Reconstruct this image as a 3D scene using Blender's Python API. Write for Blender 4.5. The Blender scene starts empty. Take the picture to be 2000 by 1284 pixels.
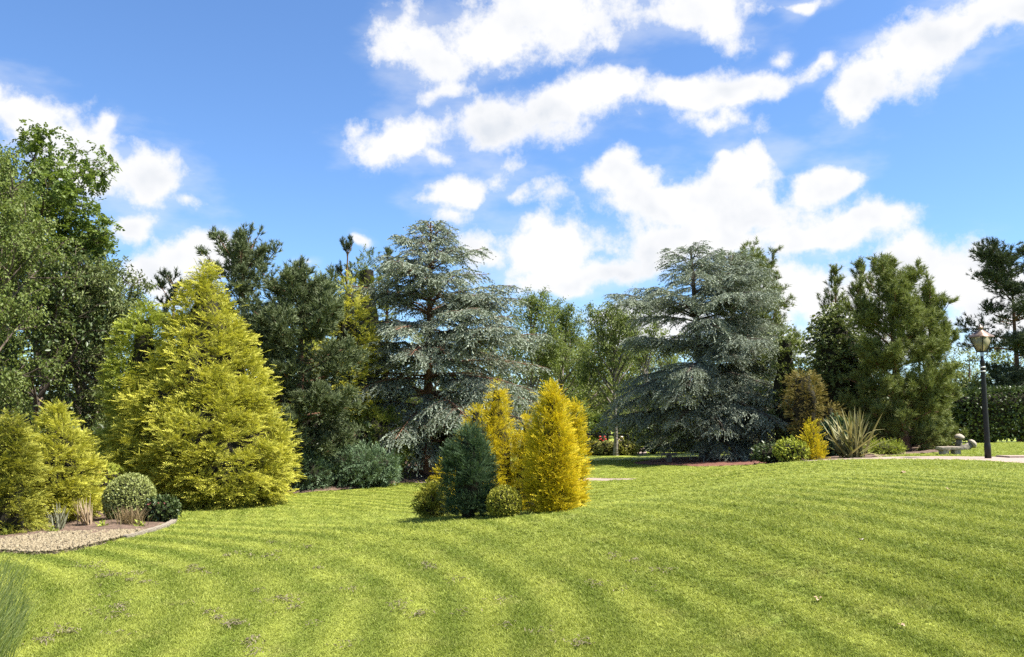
import bpy, math, random
import numpy as np
from mathutils import Vector, Matrix
from mathutils.geometry import delaunay_2d_cdt

rng = np.random.default_rng(11)
scene = bpy.context.scene
COL = scene.collection
R = math.radians

# ------------------------------------------------------------------ camera
F_PX, W_PX, H_PX, PITCH, EYE = 1614.0, 2000.0, 1284.0, R(6.0), 1.6
cam_data = bpy.data.cameras.new("camera")
cam_data.sensor_width = 36.0
cam_data.lens = F_PX / W_PX * 36.0
cam_data.clip_start = 0.05
cam_data.clip_end = 8000
cam = bpy.data.objects.new("camera", cam_data)
COL.objects.link(cam)
cam.location = (0, 0, EYE)
cam.rotation_euler = (R(90) + PITCH, 0, 0)
scene.camera = cam

# ------------------------------------------------------------------ render / exposure
scene.render.engine = 'CYCLES'
scene.view_settings.view_transform = 'Standard'
scene.view_settings.look = 'None'
scene.view_settings.gamma = 1.0
scene.view_settings.use_curve_mapping = False
scene.view_settings.exposure = 1.42
scene.cycles.use_denoising = False
scene.cycles.max_bounces = 6
scene.cycles.diffuse_bounces = 2
scene.cycles.glossy_bounces = 2
scene.cycles.transmission_bounces = 4
scene.cycles.transparent_max_bounces = 4
scene.cycles.sample_clamp_indirect = 4.0
scene.cycles.use_adaptive_sampling = True
scene.cycles.adaptive_threshold = 0.01

# ------------------------------------------------------------------ sun
SUN_EL, SUN_AZ = R(59), R(101)          # azimuth measured clockwise from +Y (view direction)
sun_dir = Vector((math.sin(SUN_AZ) * math.cos(SUN_EL), math.cos(SUN_AZ) * math.cos(SUN_EL), math.sin(SUN_EL)))
sd = bpy.data.lights.new("sun", 'SUN')
sd.energy = 5.0
sd.angle = R(0.53)
sd.color = (1.0, 0.955, 0.88)
sun = bpy.data.objects.new("sun", sd)
COL.objects.link(sun)
sun.rotation_euler = sun_dir.to_track_quat('Z', 'Y').to_euler()
sun.location = sun_dir * 60


def ray(px, py):
    a, b = (px - W_PX / 2) / F_PX, (H_PX / 2 - py) / F_PX
    c, s = math.cos(PITCH), math.sin(PITCH)
    return np.array([a, c - b * s, s + b * c])


def az_el(px, py):
    d = ray(px, py)
    d = d / np.linalg.norm(d)
    return math.atan2(d[0], d[1]), math.asin(d[2])


# ------------------------------------------------------------------ world: daylight sky with fair-weather cumulus
CLOUDS = [
    # top bank
    (820, 55, 95, 75, 0), (865, 115, 70, 62, 0), (960, 50, 140, 85, 0), (1130, 25, 200, 78, 0), (1320, 20, 150, 68, 0), (1415, 30, 52, 40, 0),
    (1570, 2, 100, 20, 0),
    # middle band
    (872, 182, 52, 26, 8), (780, 268, 92, 48, 15), (830, 300, 40, 25, 0), (950, 245, 105, 52, 8), (1085, 215, 140, 66, 12), (1215, 175, 115, 60, 5), (1330, 185, 110, 48, 0),
    (1440, 172, 70, 26, 12), (1508, 158, 34, 24, 0), (1200, 140, 42, 26, 0), (1392, 240, 60, 24, 0), (1522, 106, 24, 18, 0),
    # lower group
    (890, 380, 100, 38, 12), (965, 350, 52, 32, 15), (885, 430, 62, 24, 0), (1005, 378, 36, 22, 0),
    (1210, 345, 92, 46, 0), (1085, 385, 55, 36, 0), (1290, 395, 150, 50, 0), (1420, 348, 84, 52, 0), (1408, 295, 34, 20, 0),
    (1480, 425, 160, 46, 0), (1400, 470, 170, 48, 0), (1600, 470, 150, 34, 0), (1620, 355, 82, 34, 12), (1690, 430, 105, 40, 0), (1560, 452, 130, 34, 0),
    (1060, 480, 145, 62, 0), (960, 505, 70, 50, 0), (1100, 535, 140, 32, 0), (1290, 480, 170, 60, 0), (1210, 528, 160, 36, 0),
    # low bank on the right
    (1550, 545, 110, 62, 0), (1650, 580, 160, 80, 0), (1780, 545, 120, 72, 0), (1880, 560, 80, 66, 0), (1960, 600, 110, 70, 0), (1730, 650, 300, 60, 0),
    (1210, 612, 100, 18, 5), (1260, 625, 70, 28, 0), (1330, 650, 160, 40, 0),
    # upper right
    (1765, 100, 120, 76, 25), (1700, 165, 66, 44, 20), (1820, 60, 120, 66, 20), (1900, 40, 120, 56, 20), (1985, 15, 110, 46, 10), (1600, 132, 55, 15, 4),
    # left bank
    (60, 245, 115, 66, -25), (0, 190, 60, 40, -20), (180, 330, 120, 78, -15), (300, 352, 92, 70, 0), (378, 392, 58, 32, -20), (203, 236, 22, 24, 0),
    (265, 440, 66, 34, 10), (380, 505, 90, 50, 0), (300, 545, 70, 46, 0), (590, 522, 22, 12, 0), (700, 462, 20, 10, 0),
]


def build_world():
    world = bpy.data.worlds.new("World")
    scene.world = world
    world.use_nodes = True
    nt = world.node_tree
    nt.nodes.clear()
    N, Lk = nt.nodes.new, nt.links.new

    def math_n(op, a, b=None, c=None, clamp=False):
        n = N('ShaderNodeMath'); n.operation = op; n.use_clamp = clamp
        for i, v in enumerate((a, b, c)):
            if v is None:
                continue
            if isinstance(v, (int, float)):
                n.inputs[i].default_value = v
            else:
                Lk(v, n.inputs[i])
        return n.outputs[0]

    def noise(vec, scale, detail, rough=0.55, dim='3D'):
        n = N('ShaderNodeTexNoise'); n.noise_dimensions = dim
        n.inputs['Scale'].default_value = scale
        n.inputs['Detail'].default_value = detail
        n.inputs['Roughness'].default_value = rough
        Lk(vec, n.inputs['Vector'])
        return n

    out = N('ShaderNodeOutputWorld')
    bg = N('ShaderNodeBackground')
    Lk(bg.outputs[0], out.inputs['Surface'])
    tc = N('ShaderNodeTexCoord')
    sky = N('ShaderNodeTexSky')
    sky.sky_type = 'NISHITA'
    sky.sun_disc = False
    sky.sun_elevation = SUN_EL
    sky.sun_rotation = SUN_AZ
    sky.altitude = 100
    sky.air_density = 1.0
    sky.dust_density = 0.25
    sky.ozone_density = 1.6
    skyc = N('ShaderNodeVectorMath'); skyc.operation = 'MULTIPLY'     # sky strength 0.09, graded a little bluer like the photograph
    Lk(sky.outputs[0], skyc.inputs[0]); skyc.inputs[1].default_value = (0.050, 0.065, 0.083)
    # direction -> azimuth / elevation
    nrm = N('ShaderNodeVectorMath'); nrm.operation = 'NORMALIZE'
    Lk(tc.outputs['Generated'], nrm.inputs[0])
    sep = N('ShaderNodeSeparateXYZ'); Lk(nrm.outputs[0], sep.inputs[0])
    az = math_n('ARCTAN2', sep.outputs[0], sep.outputs[1])
    el = math_n('ARCSINE', sep.outputs[2])
    # ragged edges: warp the direction with noise of two sizes
    def warp(scale, detail, amt, seed):
        mp = N('ShaderNodeMapping'); mp.inputs['Location'].default_value = (seed, seed * 2, -seed)
        Lk(nrm.outputs[0], mp.inputs['Vector'])
        n = noise(mp.outputs[0], scale, detail, 0.6)
        s = N('ShaderNodeVectorMath'); s.operation = 'SUBTRACT'; Lk(n.outputs['Color'], s.inputs[0]); s.inputs[1].default_value = (0.5, 0.5, 0.5)
        k = N('ShaderNodeVectorMath'); k.operation = 'SCALE'; Lk(s.outputs[0], k.inputs[0]); k.inputs['Scale'].default_value = amt
        return k.outputs[0]
    comb = N('ShaderNodeCombineXYZ'); Lk(az, comb.inputs[0]); Lk(el, comb.inputs[1])
    ad1 = N('ShaderNodeVectorMath'); ad1.operation = 'ADD'; Lk(comb.outputs[0], ad1.inputs[0]); Lk(warp(9, 3, 0.075, 3.1), ad1.inputs[1])
    flat = N('ShaderNodeVectorMath'); flat.operation = 'MULTIPLY'; Lk(ad1.outputs[0], flat.inputs[0]); flat.inputs[1].default_value = (1, 1, 0)
    acc = None
    # the few tilts a bank can have, each rotated once
    turned = {}
    for deg in (-22, -8, 0, 10, 22):
        vr = N('ShaderNodeVectorRotate'); vr.rotation_type = 'Z_AXIS'; vr.inputs['Angle'].default_value = R(-deg); Lk(flat.outputs[0], vr.inputs['Vector'])
        turned[deg] = vr.outputs[0]
    turned[0] = flat.outputs[0]
    for cx, cy, rx, ry, rot in CLOUDS:
        a0, e0 = az_el(cx, cy)
        ra = (az_el(cx + rx, cy)[0] - az_el(cx - rx, cy)[0]) / 2
        re = (az_el(cx, cy - ry)[1] - az_el(cx, cy + ry)[1]) / 2
        small = rx < 64
        if small: ra, re = ra * 1.75, re * 1.75
        else: ra, re = ra * 1.1, re * 1.1
        deg = min(turned, key=lambda k: abs(k - rot))
        c_, s_ = math.cos(R(-deg)), math.sin(R(-deg))
        ax, ex = a0 * c_ - e0 * s_, a0 * s_ + e0 * c_
        mp = N('ShaderNodeVectorMath'); mp.operation = 'MULTIPLY_ADD'
        Lk(turned[deg], mp.inputs[0]); mp.inputs[1].default_value = (1 / ra, 1 / re, 0); mp.inputs[2].default_value = (-ax / ra, -ex / re, 0)
        ln = N('ShaderNodeVectorMath'); ln.operation = 'LENGTH'; Lk(mp.outputs[0], ln.inputs[0])
        lv = ln.outputs['Value']
        if small: lv = math_n('ADD', lv, 0.38)
        if acc is None:
            acc = lv
        else:
            acc = math_n('SMOOTH_MIN', acc, lv, 0.35)
    dens_in = math_n('SUBTRACT', 1.0, acc)
    # clouds of the same kind over the rest of the sky
    plane = N('ShaderNodeVectorMath'); plane.operation = 'MULTIPLY'; Lk(nrm.outputs[0], plane.inputs[0]); plane.inputs[1].default_value = (1, 1, 1.8)
    gen = noise(plane.outputs[0], 3.2, 3, 0.5)
    dens_gen = math_n('MULTIPLY_ADD', gen.outputs['Fac'], 5.0, -2.75)
    absaz = math_n('ABSOLUTE', az)
    m1 = N('ShaderNodeMapRange'); m1.interpolation_type = 'SMOOTHSTEP'; Lk(absaz, m1.inputs[0]); m1.inputs[1].default_value = 0.60; m1.inputs[2].default_value = 0.85
    m2 = N('ShaderNodeMapRange'); m2.interpolation_type = 'SMOOTHSTEP'; Lk(el, m2.inputs[0]); m2.inputs[1].default_value = 0.50; m2.inputs[2].default_value = 0.72
    away = math_n('MAXIMUM', m1.outputs[0], m2.outputs[0])
    mixd = N('ShaderNodeMix'); mixd.data_type = 'FLOAT'; Lk(away, mixd.inputs[0]); Lk(dens_in, mixd.inputs[2]); Lk(dens_gen, mixd.inputs[3])
    fine = noise(nrm.outputs[0], 10.5, 10, 0.64)
    fine_c = math_n('SUBTRACT', fine.outputs['Fac'], 0.5)
    dens = math_n('MULTIPLY_ADD', fine_c, 3.1, mixd.outputs[0])
    msk0 = N('ShaderNodeMapRange'); msk0.interpolation_type = 'SMOOTHSTEP'; Lk(dens, msk0.inputs[0]); msk0.inputs[1].default_value = -0.12; msk0.inputs[2].default_value = 0.54
    # thin veils trailing off the banks
    st = N('ShaderNodeVectorMath'); st.operation = 'MULTIPLY'; Lk(nrm.outputs[0], st.inputs[0]); st.inputs[1].default_value = (1, 1, 2.6)
    veil = noise(st.outputs[0], 6, 5, 0.6)
    vd = math_n('MULTIPLY_ADD', math_n('SUBTRACT', veil.outputs['Fac'], 0.5), 4.0, mixd.outputs[0])
    vm = N('ShaderNodeMapRange'); vm.interpolation_type = 'SMOOTHSTEP'; Lk(vd, vm.inputs[0]); vm.inputs[1].default_value = -0.55; vm.inputs[2].default_value = 0.9; vm.inputs[4].default_value = 0.34
    msk = N('ShaderNodeMath'); msk.operation = 'MAXIMUM'; Lk(msk0.outputs[0], msk.inputs[0]); Lk(vm.outputs[0], msk.inputs[1])
    # sunlit tops and greyer bases inside each bank
    up = N('ShaderNodeVectorMath'); up.operation = 'ADD'; Lk(nrm.outputs[0], up.inputs[0]); up.inputs[1].default_value = (0.012, 0, 0.03)
    na, nb = noise(nrm.outputs[0], 7, 4, 0.55), noise(up.outputs[0], 7, 4, 0.55)
    rel = math_n('SUBTRACT', na.outputs['Fac'], nb.outputs['Fac'])
    shade = N('ShaderNodeMapRange'); Lk(rel, shade.inputs[0]); shade.inputs[1].default_value = -0.20; shade.inputs[2].default_value = 0.04
    thick = N('ShaderNodeMapRange'); Lk(dens, thick.inputs[0]); thick.inputs[1].default_value = 0.15; thick.inputs[2].default_value = 1.0
    inv = math_n('SUBTRACT', 1.0, shade.outputs[0])
    grey = math_n('MULTIPLY', inv, thick.outputs[0], clamp=True)
    ccol = N('ShaderNodeMix'); ccol.data_type = 'RGBA'; Lk(grey, ccol.inputs[0])
    ccol.inputs[6].default_value = (0.385, 0.385, 0.388, 1); ccol.inputs[7].default_value = (0.275, 0.295, 0.325, 1)
    mix = N('ShaderNodeMix'); mix.data_type = 'RGBA'; Lk(msk.outputs[0], mix.inputs[0]); Lk(skyc.outputs[0], mix.inputs[6]); Lk(ccol.outputs[2], mix.inputs[7])
    Lk(mix.outputs[2], bg.inputs['Color'])
    bg.inputs['Strength'].default_value = 1.0
    world.cycles.sampling_method = 'NONE'


build_world()

# ------------------------------------------------------------------ terrain
TERRAIN_PX = [  # px, py, height: ground points read along the lawn
    (-300, 1284, -.10), (0, 1284, -.05), (500, 1284, 0), (1000, 1284, .05), (1500, 1284, .12), (2000, 1284, .2), (2300, 1284, .24),
    (0, 1110, -.15), (300, 1100, -.12), (700, 1090, -.02), (1000, 1090, .15), (1400, 1080, .36), (1750, 1080, .48), (2000, 1080, .54), (2300, 1080, .56),
    (0, 1040, -.2), (300, 1000, -.24), (560, 968, -.36), (700, 985, -.28), (830, 1016, .06), (1000, 1012, .22), (1130, 1000, .29), (1300, 972, .42),
    (1500, 940, .55), (1750, 925, .61), (2000, 928, .63), (2300, 930, .63),
    (1150, 970, -.36), (1140, 937, -.36), (1260, 942, -.16), (1000, 955, -.36), (830, 930, -.25), (640, 950, -.28),
    (1150, 890, -.22), (1250, 905, -.2), (1385, 902, -.12), (1450, 906, 0.05), (1330, 925, .02),
    (1520, 908, .44), (1600, 900, .52), (1700, 896, .56), (1930, 896, .57), (1885, 880, .54), (1950, 868, .5), (2200, 890, .56), (1780, 886, .54),
    (1200, 862, -.2), (1450, 868, -.1), (200, 940, -.25), (0, 940, -.25), (400, 930, -.25),
]


def px_to_xyz(px, py, z):
    d = ray(px, py)
    t = (z - EYE) / d[2]
    return d * t + np.array([0, 0, EYE])


_cp = np.array([px_to_xyz(*p) for p in TERRAIN_PX] + [(0, 0, 0), (-5, 0, -.08), (5, 0, .08), (0, 3, 0.01), (-30, 20, -.25), (-30, 45, -.25), (0, 60, -.25), (30, 22, .55), (32, 50, .2), (14, 60, -.1), (-14, 60, -.25), (-12, 8, -.12), (12, 4, .2), (-.6, 15.4, -.30), (.4, 15.2, -.27), (1.5, 15.2, -.24), (2.8, 15.8, -.08), (4.5, 17, .22)], dtype=float)


def _U(r2):
    return 0.5 * r2 * np.log(r2 + 1e-9)


def _fit():
    X = _cp[:, :2] / 10.0
    n = len(X)
    d2 = ((X[:, None] - X[None]) ** 2).sum(-1)
    K = _U(d2) + np.eye(n) * 0.004
    Pm = np.hstack([np.ones((n, 1)), X])
    A = np.zeros((n + 3, n + 3)); A[:n, :n] = K; A[:n, n:] = Pm; A[n:, :n] = Pm.T
    return np.linalg.solve(A, np.concatenate([_cp[:, 2], np.zeros(3)]))


_w = _fit()


def ground(x, y):
    """Height of the lawn at world x, y (arrays or floats)."""
    x = np.asarray(x, float); y = np.asarray(y, float)
    sh = np.broadcast(x, y).shape
    xf, yf = np.broadcast_to(x, sh).ravel() / 10, np.broadcast_to(y, sh).ravel() / 10
    res = np.empty(xf.shape)
    C = _cp[:, :2] / 10
    for i in range(0, len(xf), 20000):
        a, b = xf[i:i + 20000], yf[i:i + 20000]
        d2 = (a[:, None] - C[None, :, 0]) ** 2 + (b[:, None] - C[None, :, 1]) ** 2
        res[i:i + 20000] = _U(d2) @ _w[:-3] + _w[-3] + _w[-2] * a + _w[-1] * b
    r = np.maximum(np.maximum((np.abs(xf * 10) - 30) / 12, (yf * 10 - 55) / 15), (-yf * 10 - 1) / 6)
    k = np.clip(r, 0, 1); k = k * k * (3 - 2 * k)
    res = np.clip(res, -.6, .9) * (1 - k) + (-0.2) * k
    res = res.reshape(sh)
    return float(res) if sh == () else res


def gp(px, py):
    """World point of the lawn seen at a pixel of the photograph."""
    d = ray(px, py)
    lo, hi = 2.0, 400.0
    ts = np.concatenate([np.linspace(2, 60, 400), np.linspace(60, 400, 200)])
    P = d[None] * ts[:, None] + np.array([0, 0, EYE])
    below = P[:, 2] < ground(P[:, 0], P[:, 1])
    i = int(np.argmax(below)) if below.any() else len(ts) - 1
    a, b = ts[max(i - 1, 0)], ts[i]
    for _ in range(24):
        m = (a + b) / 2
        p = d * m + np.array([0, 0, EYE])
        if p[2] < ground(p[0], p[1]): b = m
        else: a = m
    p = d * b + np.array([0, 0, EYE])
    return np.array([p[0], p[1], ground(p[0], p[1])])


def spot(px, Y, py=800):
    """Base point on the lawn at depth Y under a pixel column."""
    d = ray(px, py); x = d[0] * Y / d[1]
    return np.array([x, Y, ground(x, Y)])


def top_of(py, Y):
    d = ray(1000, py)
    return EYE + d[2] * Y / d[1]


def m_per_px(Y):
    return Y / F_PX


# ------------------------------------------------------------------ node helpers / materials
def new_mat(name):
    m = bpy.data.materials.new(name); m.use_nodes = True
    nt = m.node_tree; nt.nodes.clear()
    out = nt.nodes.new('ShaderNodeOutputMaterial')
    return m, nt, out


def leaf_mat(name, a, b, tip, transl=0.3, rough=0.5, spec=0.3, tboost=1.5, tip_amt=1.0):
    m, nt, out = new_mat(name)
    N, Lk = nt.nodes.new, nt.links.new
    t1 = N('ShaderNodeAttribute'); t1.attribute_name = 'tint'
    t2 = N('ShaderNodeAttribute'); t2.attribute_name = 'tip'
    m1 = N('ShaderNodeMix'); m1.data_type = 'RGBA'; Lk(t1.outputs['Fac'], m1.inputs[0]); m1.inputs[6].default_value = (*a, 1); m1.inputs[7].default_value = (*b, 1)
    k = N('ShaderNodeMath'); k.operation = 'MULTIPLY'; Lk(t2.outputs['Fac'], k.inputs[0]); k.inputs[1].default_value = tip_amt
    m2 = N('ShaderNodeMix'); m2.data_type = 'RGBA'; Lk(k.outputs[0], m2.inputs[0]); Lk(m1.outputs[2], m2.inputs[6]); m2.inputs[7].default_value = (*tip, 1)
    p = N('ShaderNodeBsdfPrincipled'); Lk(m2.outputs[2], p.inputs['Base Color']); p.inputs['Roughness'].default_value = rough + .1; p.inputs['Specular IOR Level'].default_value = spec * .55
    tr = N('ShaderNodeBsdfTranslucent')
    sc = N('ShaderNodeVectorMath'); sc.operation = 'MULTIPLY'; Lk(m2.outputs[2], sc.inputs[0]); sc.inputs[1].default_value = (tboost, tboost, tboost * .7)
    Lk(sc.outputs[0], tr.inputs['Color'])
    mx = N('ShaderNodeMixShader'); mx.inputs[0].default_value = transl * .7
    Lk(p.outputs[0], mx.inputs[1]); Lk(tr.outputs[0], mx.inputs[2]); Lk(mx.outputs[0], out.inputs['Surface'])
    return m


def noise_mat(name, a, b, scale=4.0, detail=6, rough=0.85, bump=0.3, spec=0.25, stretch=(1, 1, 1), c=None, metallic=0.0, contrast=(0.35, 0.65), bump_dist=0.02):
    m, nt, out = new_mat(name)
    N, Lk = nt.nodes.new, nt.links.new
    tc = N('ShaderNodeTexCoord')
    mp = N('ShaderNodeMapping'); mp.inputs['Scale'].default_value = stretch; Lk(tc.outputs['Object'], mp.inputs['Vector'])
    n = N('ShaderNodeTexNoise'); n.inputs['Scale'].default_value = scale; n.inputs['Detail'].default_value = detail; n.inputs['Roughness'].default_value = .6
    Lk(mp.outputs[0], n.inputs['Vector'])
    r = N('ShaderNodeValToRGB'); e = r.color_ramp.elements
    e[0].position, e[0].color = contrast[0], (*a, 1); e[1].position, e[1].color = contrast[1], (*b, 1)
    Lk(n.outputs['Fac'], r.inputs[0])
    col = r.outputs[0]
    if c is not None:
        n2 = N('ShaderNodeTexNoise'); n2.inputs['Scale'].default_value = scale * 3.3; n2.inputs['Detail'].default_value = 4; Lk(mp.outputs[0], n2.inputs['Vector'])
        r2 = N('ShaderNodeMapRange'); Lk(n2.outputs['Fac'], r2.inputs[0]); r2.inputs[1].default_value = .55; r2.inputs[2].default_value = .68
        mm = N('ShaderNodeMix'); mm.data_type = 'RGBA'; Lk(r2.outputs[0], mm.inputs[0]); Lk(col, mm.inputs[6]); mm.inputs[7].default_value = (*c, 1)
        col = mm.outputs[2]
    p = N('ShaderNodeBsdfPrincipled'); Lk(col, p.inputs['Base Color']); p.inputs['Roughness'].default_value = rough; p.inputs['Specular IOR Level'].default_value = spec; p.inputs['Metallic'].default_value = metallic
    if bump:
        bp = N('ShaderNodeBump'); bp.inputs['Strength'].default_value = bump; bp.inputs['Distance'].default_value = bump_dist; Lk(n.outputs['Fac'], bp.inputs['Height']); Lk(bp.outputs[0], p.inputs['Normal'])
    Lk(p.outputs[0], out.inputs['Surface'])
    return m


def lawn_colour(nt):
    """Node chain for mown-turf colour from world position: mowing bands, dry patches, coarse mottling. Returns colour socket."""
    N, Lk = nt.nodes.new, nt.links.new
    geo = N('ShaderNodeNewGeometry')
    pos = geo.outputs['Position']

    def nz(scale, detail, vec=pos, rough=.55):
        n = N('ShaderNodeTexNoise'); n.inputs['Scale'].default_value = scale; n.inputs['Detail'].default_value = detail; n.inputs['Roughness'].default_value = rough
        Lk(vec, n.inputs['Vector']); return n

    def mth(op, a, b=None, c=None, clamp=False):
        n = N('ShaderNodeMath'); n.operation = op; n.use_clamp = clamp
        for i, v in enumerate((a, b, c)):
            if v is None: continue
            if isinstance(v, (int, float)): n.inputs[i].default_value = v
            else: Lk(v, n.inputs[i])
        return n.outputs[0]
    # bands of mowing: rings round the left bed near the camera, straight diagonals elsewhere
    sep = N('ShaderNodeSeparateXYZ'); Lk(pos, sep.inputs[0])
    X, Y = sep.outputs[0], sep.outputs[1]
    wob = mth('MULTIPLY_ADD', nz(.3, 1).outputs['Fac'], 1.1, -.55)
    dx = mth('ADD', X, 9.0); dy = mth('SUBTRACT', Y, 5.5)
    dist = mth('SQRT', mth('ADD', mth('MULTIPLY', dx, dx), mth('MULTIPLY', dy, dy)))
    ring = mth('SINE', mth('MULTIPLY', mth('ADD', dist, mth('MULTIPLY', wob, .40)), 11.5))
    diag0 = mth('SINE', mth('MULTIPLY', mth('ADD', mth('MULTIPLY_ADD', X, .95, mth('MULTIPLY', Y, .30)), mth('MULTIPLY', wob, .55)), 14.0))
    cross = mth('SINE', mth('MULTIPLY', mth('ADD', mth('MULTIPLY_ADD', X, .55, mth('MULTIPLY', Y, .83)), mth('MULTIPLY', wob, .4)), 10.5))
    my = N('ShaderNodeMapRange'); my.interpolation_type = 'SMOOTHSTEP'; Lk(Y, my.inputs[0]); my.inputs[1].default_value = 14.5; my.inputs[2].default_value = 17.5
    mc = N('ShaderNodeMix'); mc.data_type = 'FLOAT'; Lk(my.outputs[0], mc.inputs[0]); Lk(diag0, mc.inputs[2]); Lk(cross, mc.inputs[3])
    diag = mc.outputs[0]
    mr = N('ShaderNodeMapRange'); mr.interpolation_type = 'SMOOTHSTEP'; Lk(dist, mr.inputs[0]); mr.inputs[1].default_value = 8.5; mr.inputs[2].default_value = 11.5
    mb = N('ShaderNodeMix'); mb.data_type = 'FLOAT'; Lk(mr.outputs[0], mb.inputs[0]); Lk(ring, mb.inputs[2]); Lk(diag, mb.inputs[3])
    amp = mth('MULTIPLY_ADD', nz(.22, 2).outputs['Fac'], 2.6, -.75, clamp=True)
    band = mth('MULTIPLY_ADD', mth('MULTIPLY', mb.outputs[0], amp), .70, .5, clamp=True)
    patch = nz(.9, 4).outputs['Fac']
    band2 = mth('MULTIPLY_ADD', mth('SUBTRACT', patch, .5), 1.3, band, clamp=True)
    c1 = N('ShaderNodeMix'); c1.data_type = 'RGBA'; Lk(band2, c1.inputs[0]); c1.inputs[6].default_value = (.145, .195, .018, 1); c1.inputs[7].default_value = (.335, .37, .06, 1)
    dry = N('ShaderNodeMapRange'); Lk(nz(2.3, 5, rough=.65).outputs['Fac'], dry.inputs[0]); dry.inputs[1].default_value = .56; dry.inputs[2].default_value = .76
    c2 = N('ShaderNodeMix'); c2.data_type = 'RGBA'; Lk(mth('MULTIPLY', dry.outputs[0], .55), c2.inputs[0]); Lk(c1.outputs[2], c2.inputs[6]); c2.inputs[7].default_value = (.36, .34, .10, 1)
    return c2.outputs[2], pos


def lawn_mat(name, blades):
    m, nt, out = new_mat(name)
    N, Lk = nt.nodes.new, nt.links.new
    col, pos = lawn_colour(nt)
    n = N('ShaderNodeTexNoise'); n.inputs['Scale'].default_value = 38; n.inputs['Detail'].default_value = 5; n.inputs['Roughness'].default_value = .7; Lk(pos, n.inputs['Vector'])
    v = N('ShaderNodeMapRange'); Lk(n.outputs['Fac'], v.inputs[0]); v.inputs[1].default_value = .25; v.inputs[2].default_value = .75
    v.inputs[3].default_value = .55 if not blades else .8; v.inputs[4].default_value = 1.35 if not blades else 1.2
    sc = N('ShaderNodeVectorMath'); sc.operation = 'SCALE'; Lk(col, sc.inputs[0]); Lk(v.outputs[0], sc.inputs['Scale'])
    p = N('ShaderNodeBsdfPrincipled'); Lk(sc.outputs[0], p.inputs['Base Color']); p.inputs['Roughness'].default_value = .6; p.inputs['Specular IOR Level'].default_value = .25
    if blades:
        at = N('ShaderNodeAttribute'); at.attribute_name = 'tint'
        mx0 = N('ShaderNodeMix'); mx0.data_type = 'RGBA'; Lk(at.outputs['Fac'], mx0.inputs[0]); Lk(sc.outputs[0], mx0.inputs[6]); mx0.inputs[7].default_value = (.42, .45, .11, 1)
        Lk(mx0.outputs[2], p.inputs['Base Color'])
        tr = N('ShaderNodeBsdfTranslucent'); Lk(mx0.outputs[2], tr.inputs['Color'])
        mx = N('ShaderNodeMixShader'); mx.inputs[0].default_value = .35
        Lk(p.outputs[0], mx.inputs[1]); Lk(tr.outputs[0], mx.inputs[2]); Lk(mx.outputs[0], out.inputs['Surface'])
    else:
        bp = N('ShaderNodeBump'); bp.inputs['Strength'].default_value = .7; bp.inputs['Distance'].default_value = .03; Lk(n.outputs['Fac'], bp.inputs['Height']); Lk(bp.outputs[0], p.inputs['Normal'])
        Lk(p.outputs[0], out.inputs['Surface'])
    return m


MAT = {}
MAT['lawn'] = lawn_mat('turf', False)
MAT['blade'] = lawn_mat('grass_blades', True)
MAT['bark'] = noise_mat('bark_grey_brown', (.055, .042, .032), (.16, .125, .095), 9, 6, .95, .8, stretch=(1, 1, .25))
MAT['bark_red'] = noise_mat('bark_reddish', (.085, .045, .03), (.26, .14, .085), 9, 6, .95, .8, stretch=(1, 1, .25))
MAT['bark_white'] = noise_mat('bark_birch', (.07, .06, .05), (.30, .27, .235), 7, 5, .9, .4, stretch=(.5, .5, 2.2))
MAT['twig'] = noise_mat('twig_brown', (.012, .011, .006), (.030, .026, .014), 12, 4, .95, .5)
MAT['soil'] = noise_mat('bark_mulch_soil', (.05, .034, .024), (.17, .115, .08), 14, 8, .95, .9, c=(.26, .17, .12), bump_dist=.04)
MAT['mulch'] = noise_mat('red_bark_mulch', (.07, .028, .018), (.20, .085, .055), 16, 8, .95, .9, c=(.30, .17, .12), bump_dist=.04)
MAT['gravel_bed'] = noise_mat('gravel_bed', (.09, .07, .045), (.19, .15, .105), 30, 8, .9, .8, c=(.12, .09, .06), bump_dist=.02)
MAT['path'] = noise_mat('path_pinkish_gravel', (.24, .18, .145), (.34, .265, .22), 22, 8, .9, .4)
MAT['stone'] = noise_mat('weathered_stone', (.24, .20, .155), (.44, .38, .30), 8, 7, .9, .6, c=(.15, .14, .10))
MAT['stone_dark'] = noise_mat('mossy_stone', (.10, .09, .065), (.24, .21, .16), 8, 7, .9, .6, c=(.08, .09, .05))
MAT['kerb'] = noise_mat('buff_kerb_stone', (.16, .135, .10), (.29, .25, .19), 8, 7, .9, .6, c=(.12, .11, .07))
MAT['iron'] = noise_mat('black_painted_iron', (.006, .006, .006), (.014, .014, .014), 20, 4, .5, .1, spec=.3)
MAT['white_paint'] = noise_mat('white_band_paint', (.6, .6, .58), (.75, .75, .72), 18, 4, .5, .1)
MAT['copper'] = noise_mat('aged_copper', (.13, .085, .06), (.28, .20, .15), 12, 6, .45, .2, metallic=.65, spec=.5)
MAT['wood_dark'] = noise_mat('dark_stained_timber', (.014, .013, .012), (.035, .03, .027), 10, 5, .7, .3)
MAT['red'] = noise_mat('red_petals', (.35, .02, .02), (.55, .05, .04), 20, 3, .6, 0)
MAT['maroon'] = noise_mat('dull_maroon_heads', (.09, .025, .022), (.17, .05, .04), 20, 3, .7, 0)
MAT['pale_pink'] = noise_mat('pale_petals', (.6, .45, .4), (.75, .65, .55), 20, 3, .6, 0)
MAT['clip'] = noise_mat('dry_clippings', (.10, .085, .05), (.26, .22, .14), 40, 4, .95, 0)
MAT['dead_leaf'] = noise_mat('fallen_leaf_brown', (.20, .12, .06), (.45, .34, .22), 25, 3, .8, 0)
MAT['cut_wood'] = noise_mat('cut_wood_orange', (.35, .12, .05), (.5, .2, .09), 30, 3, .8, 0)


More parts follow.
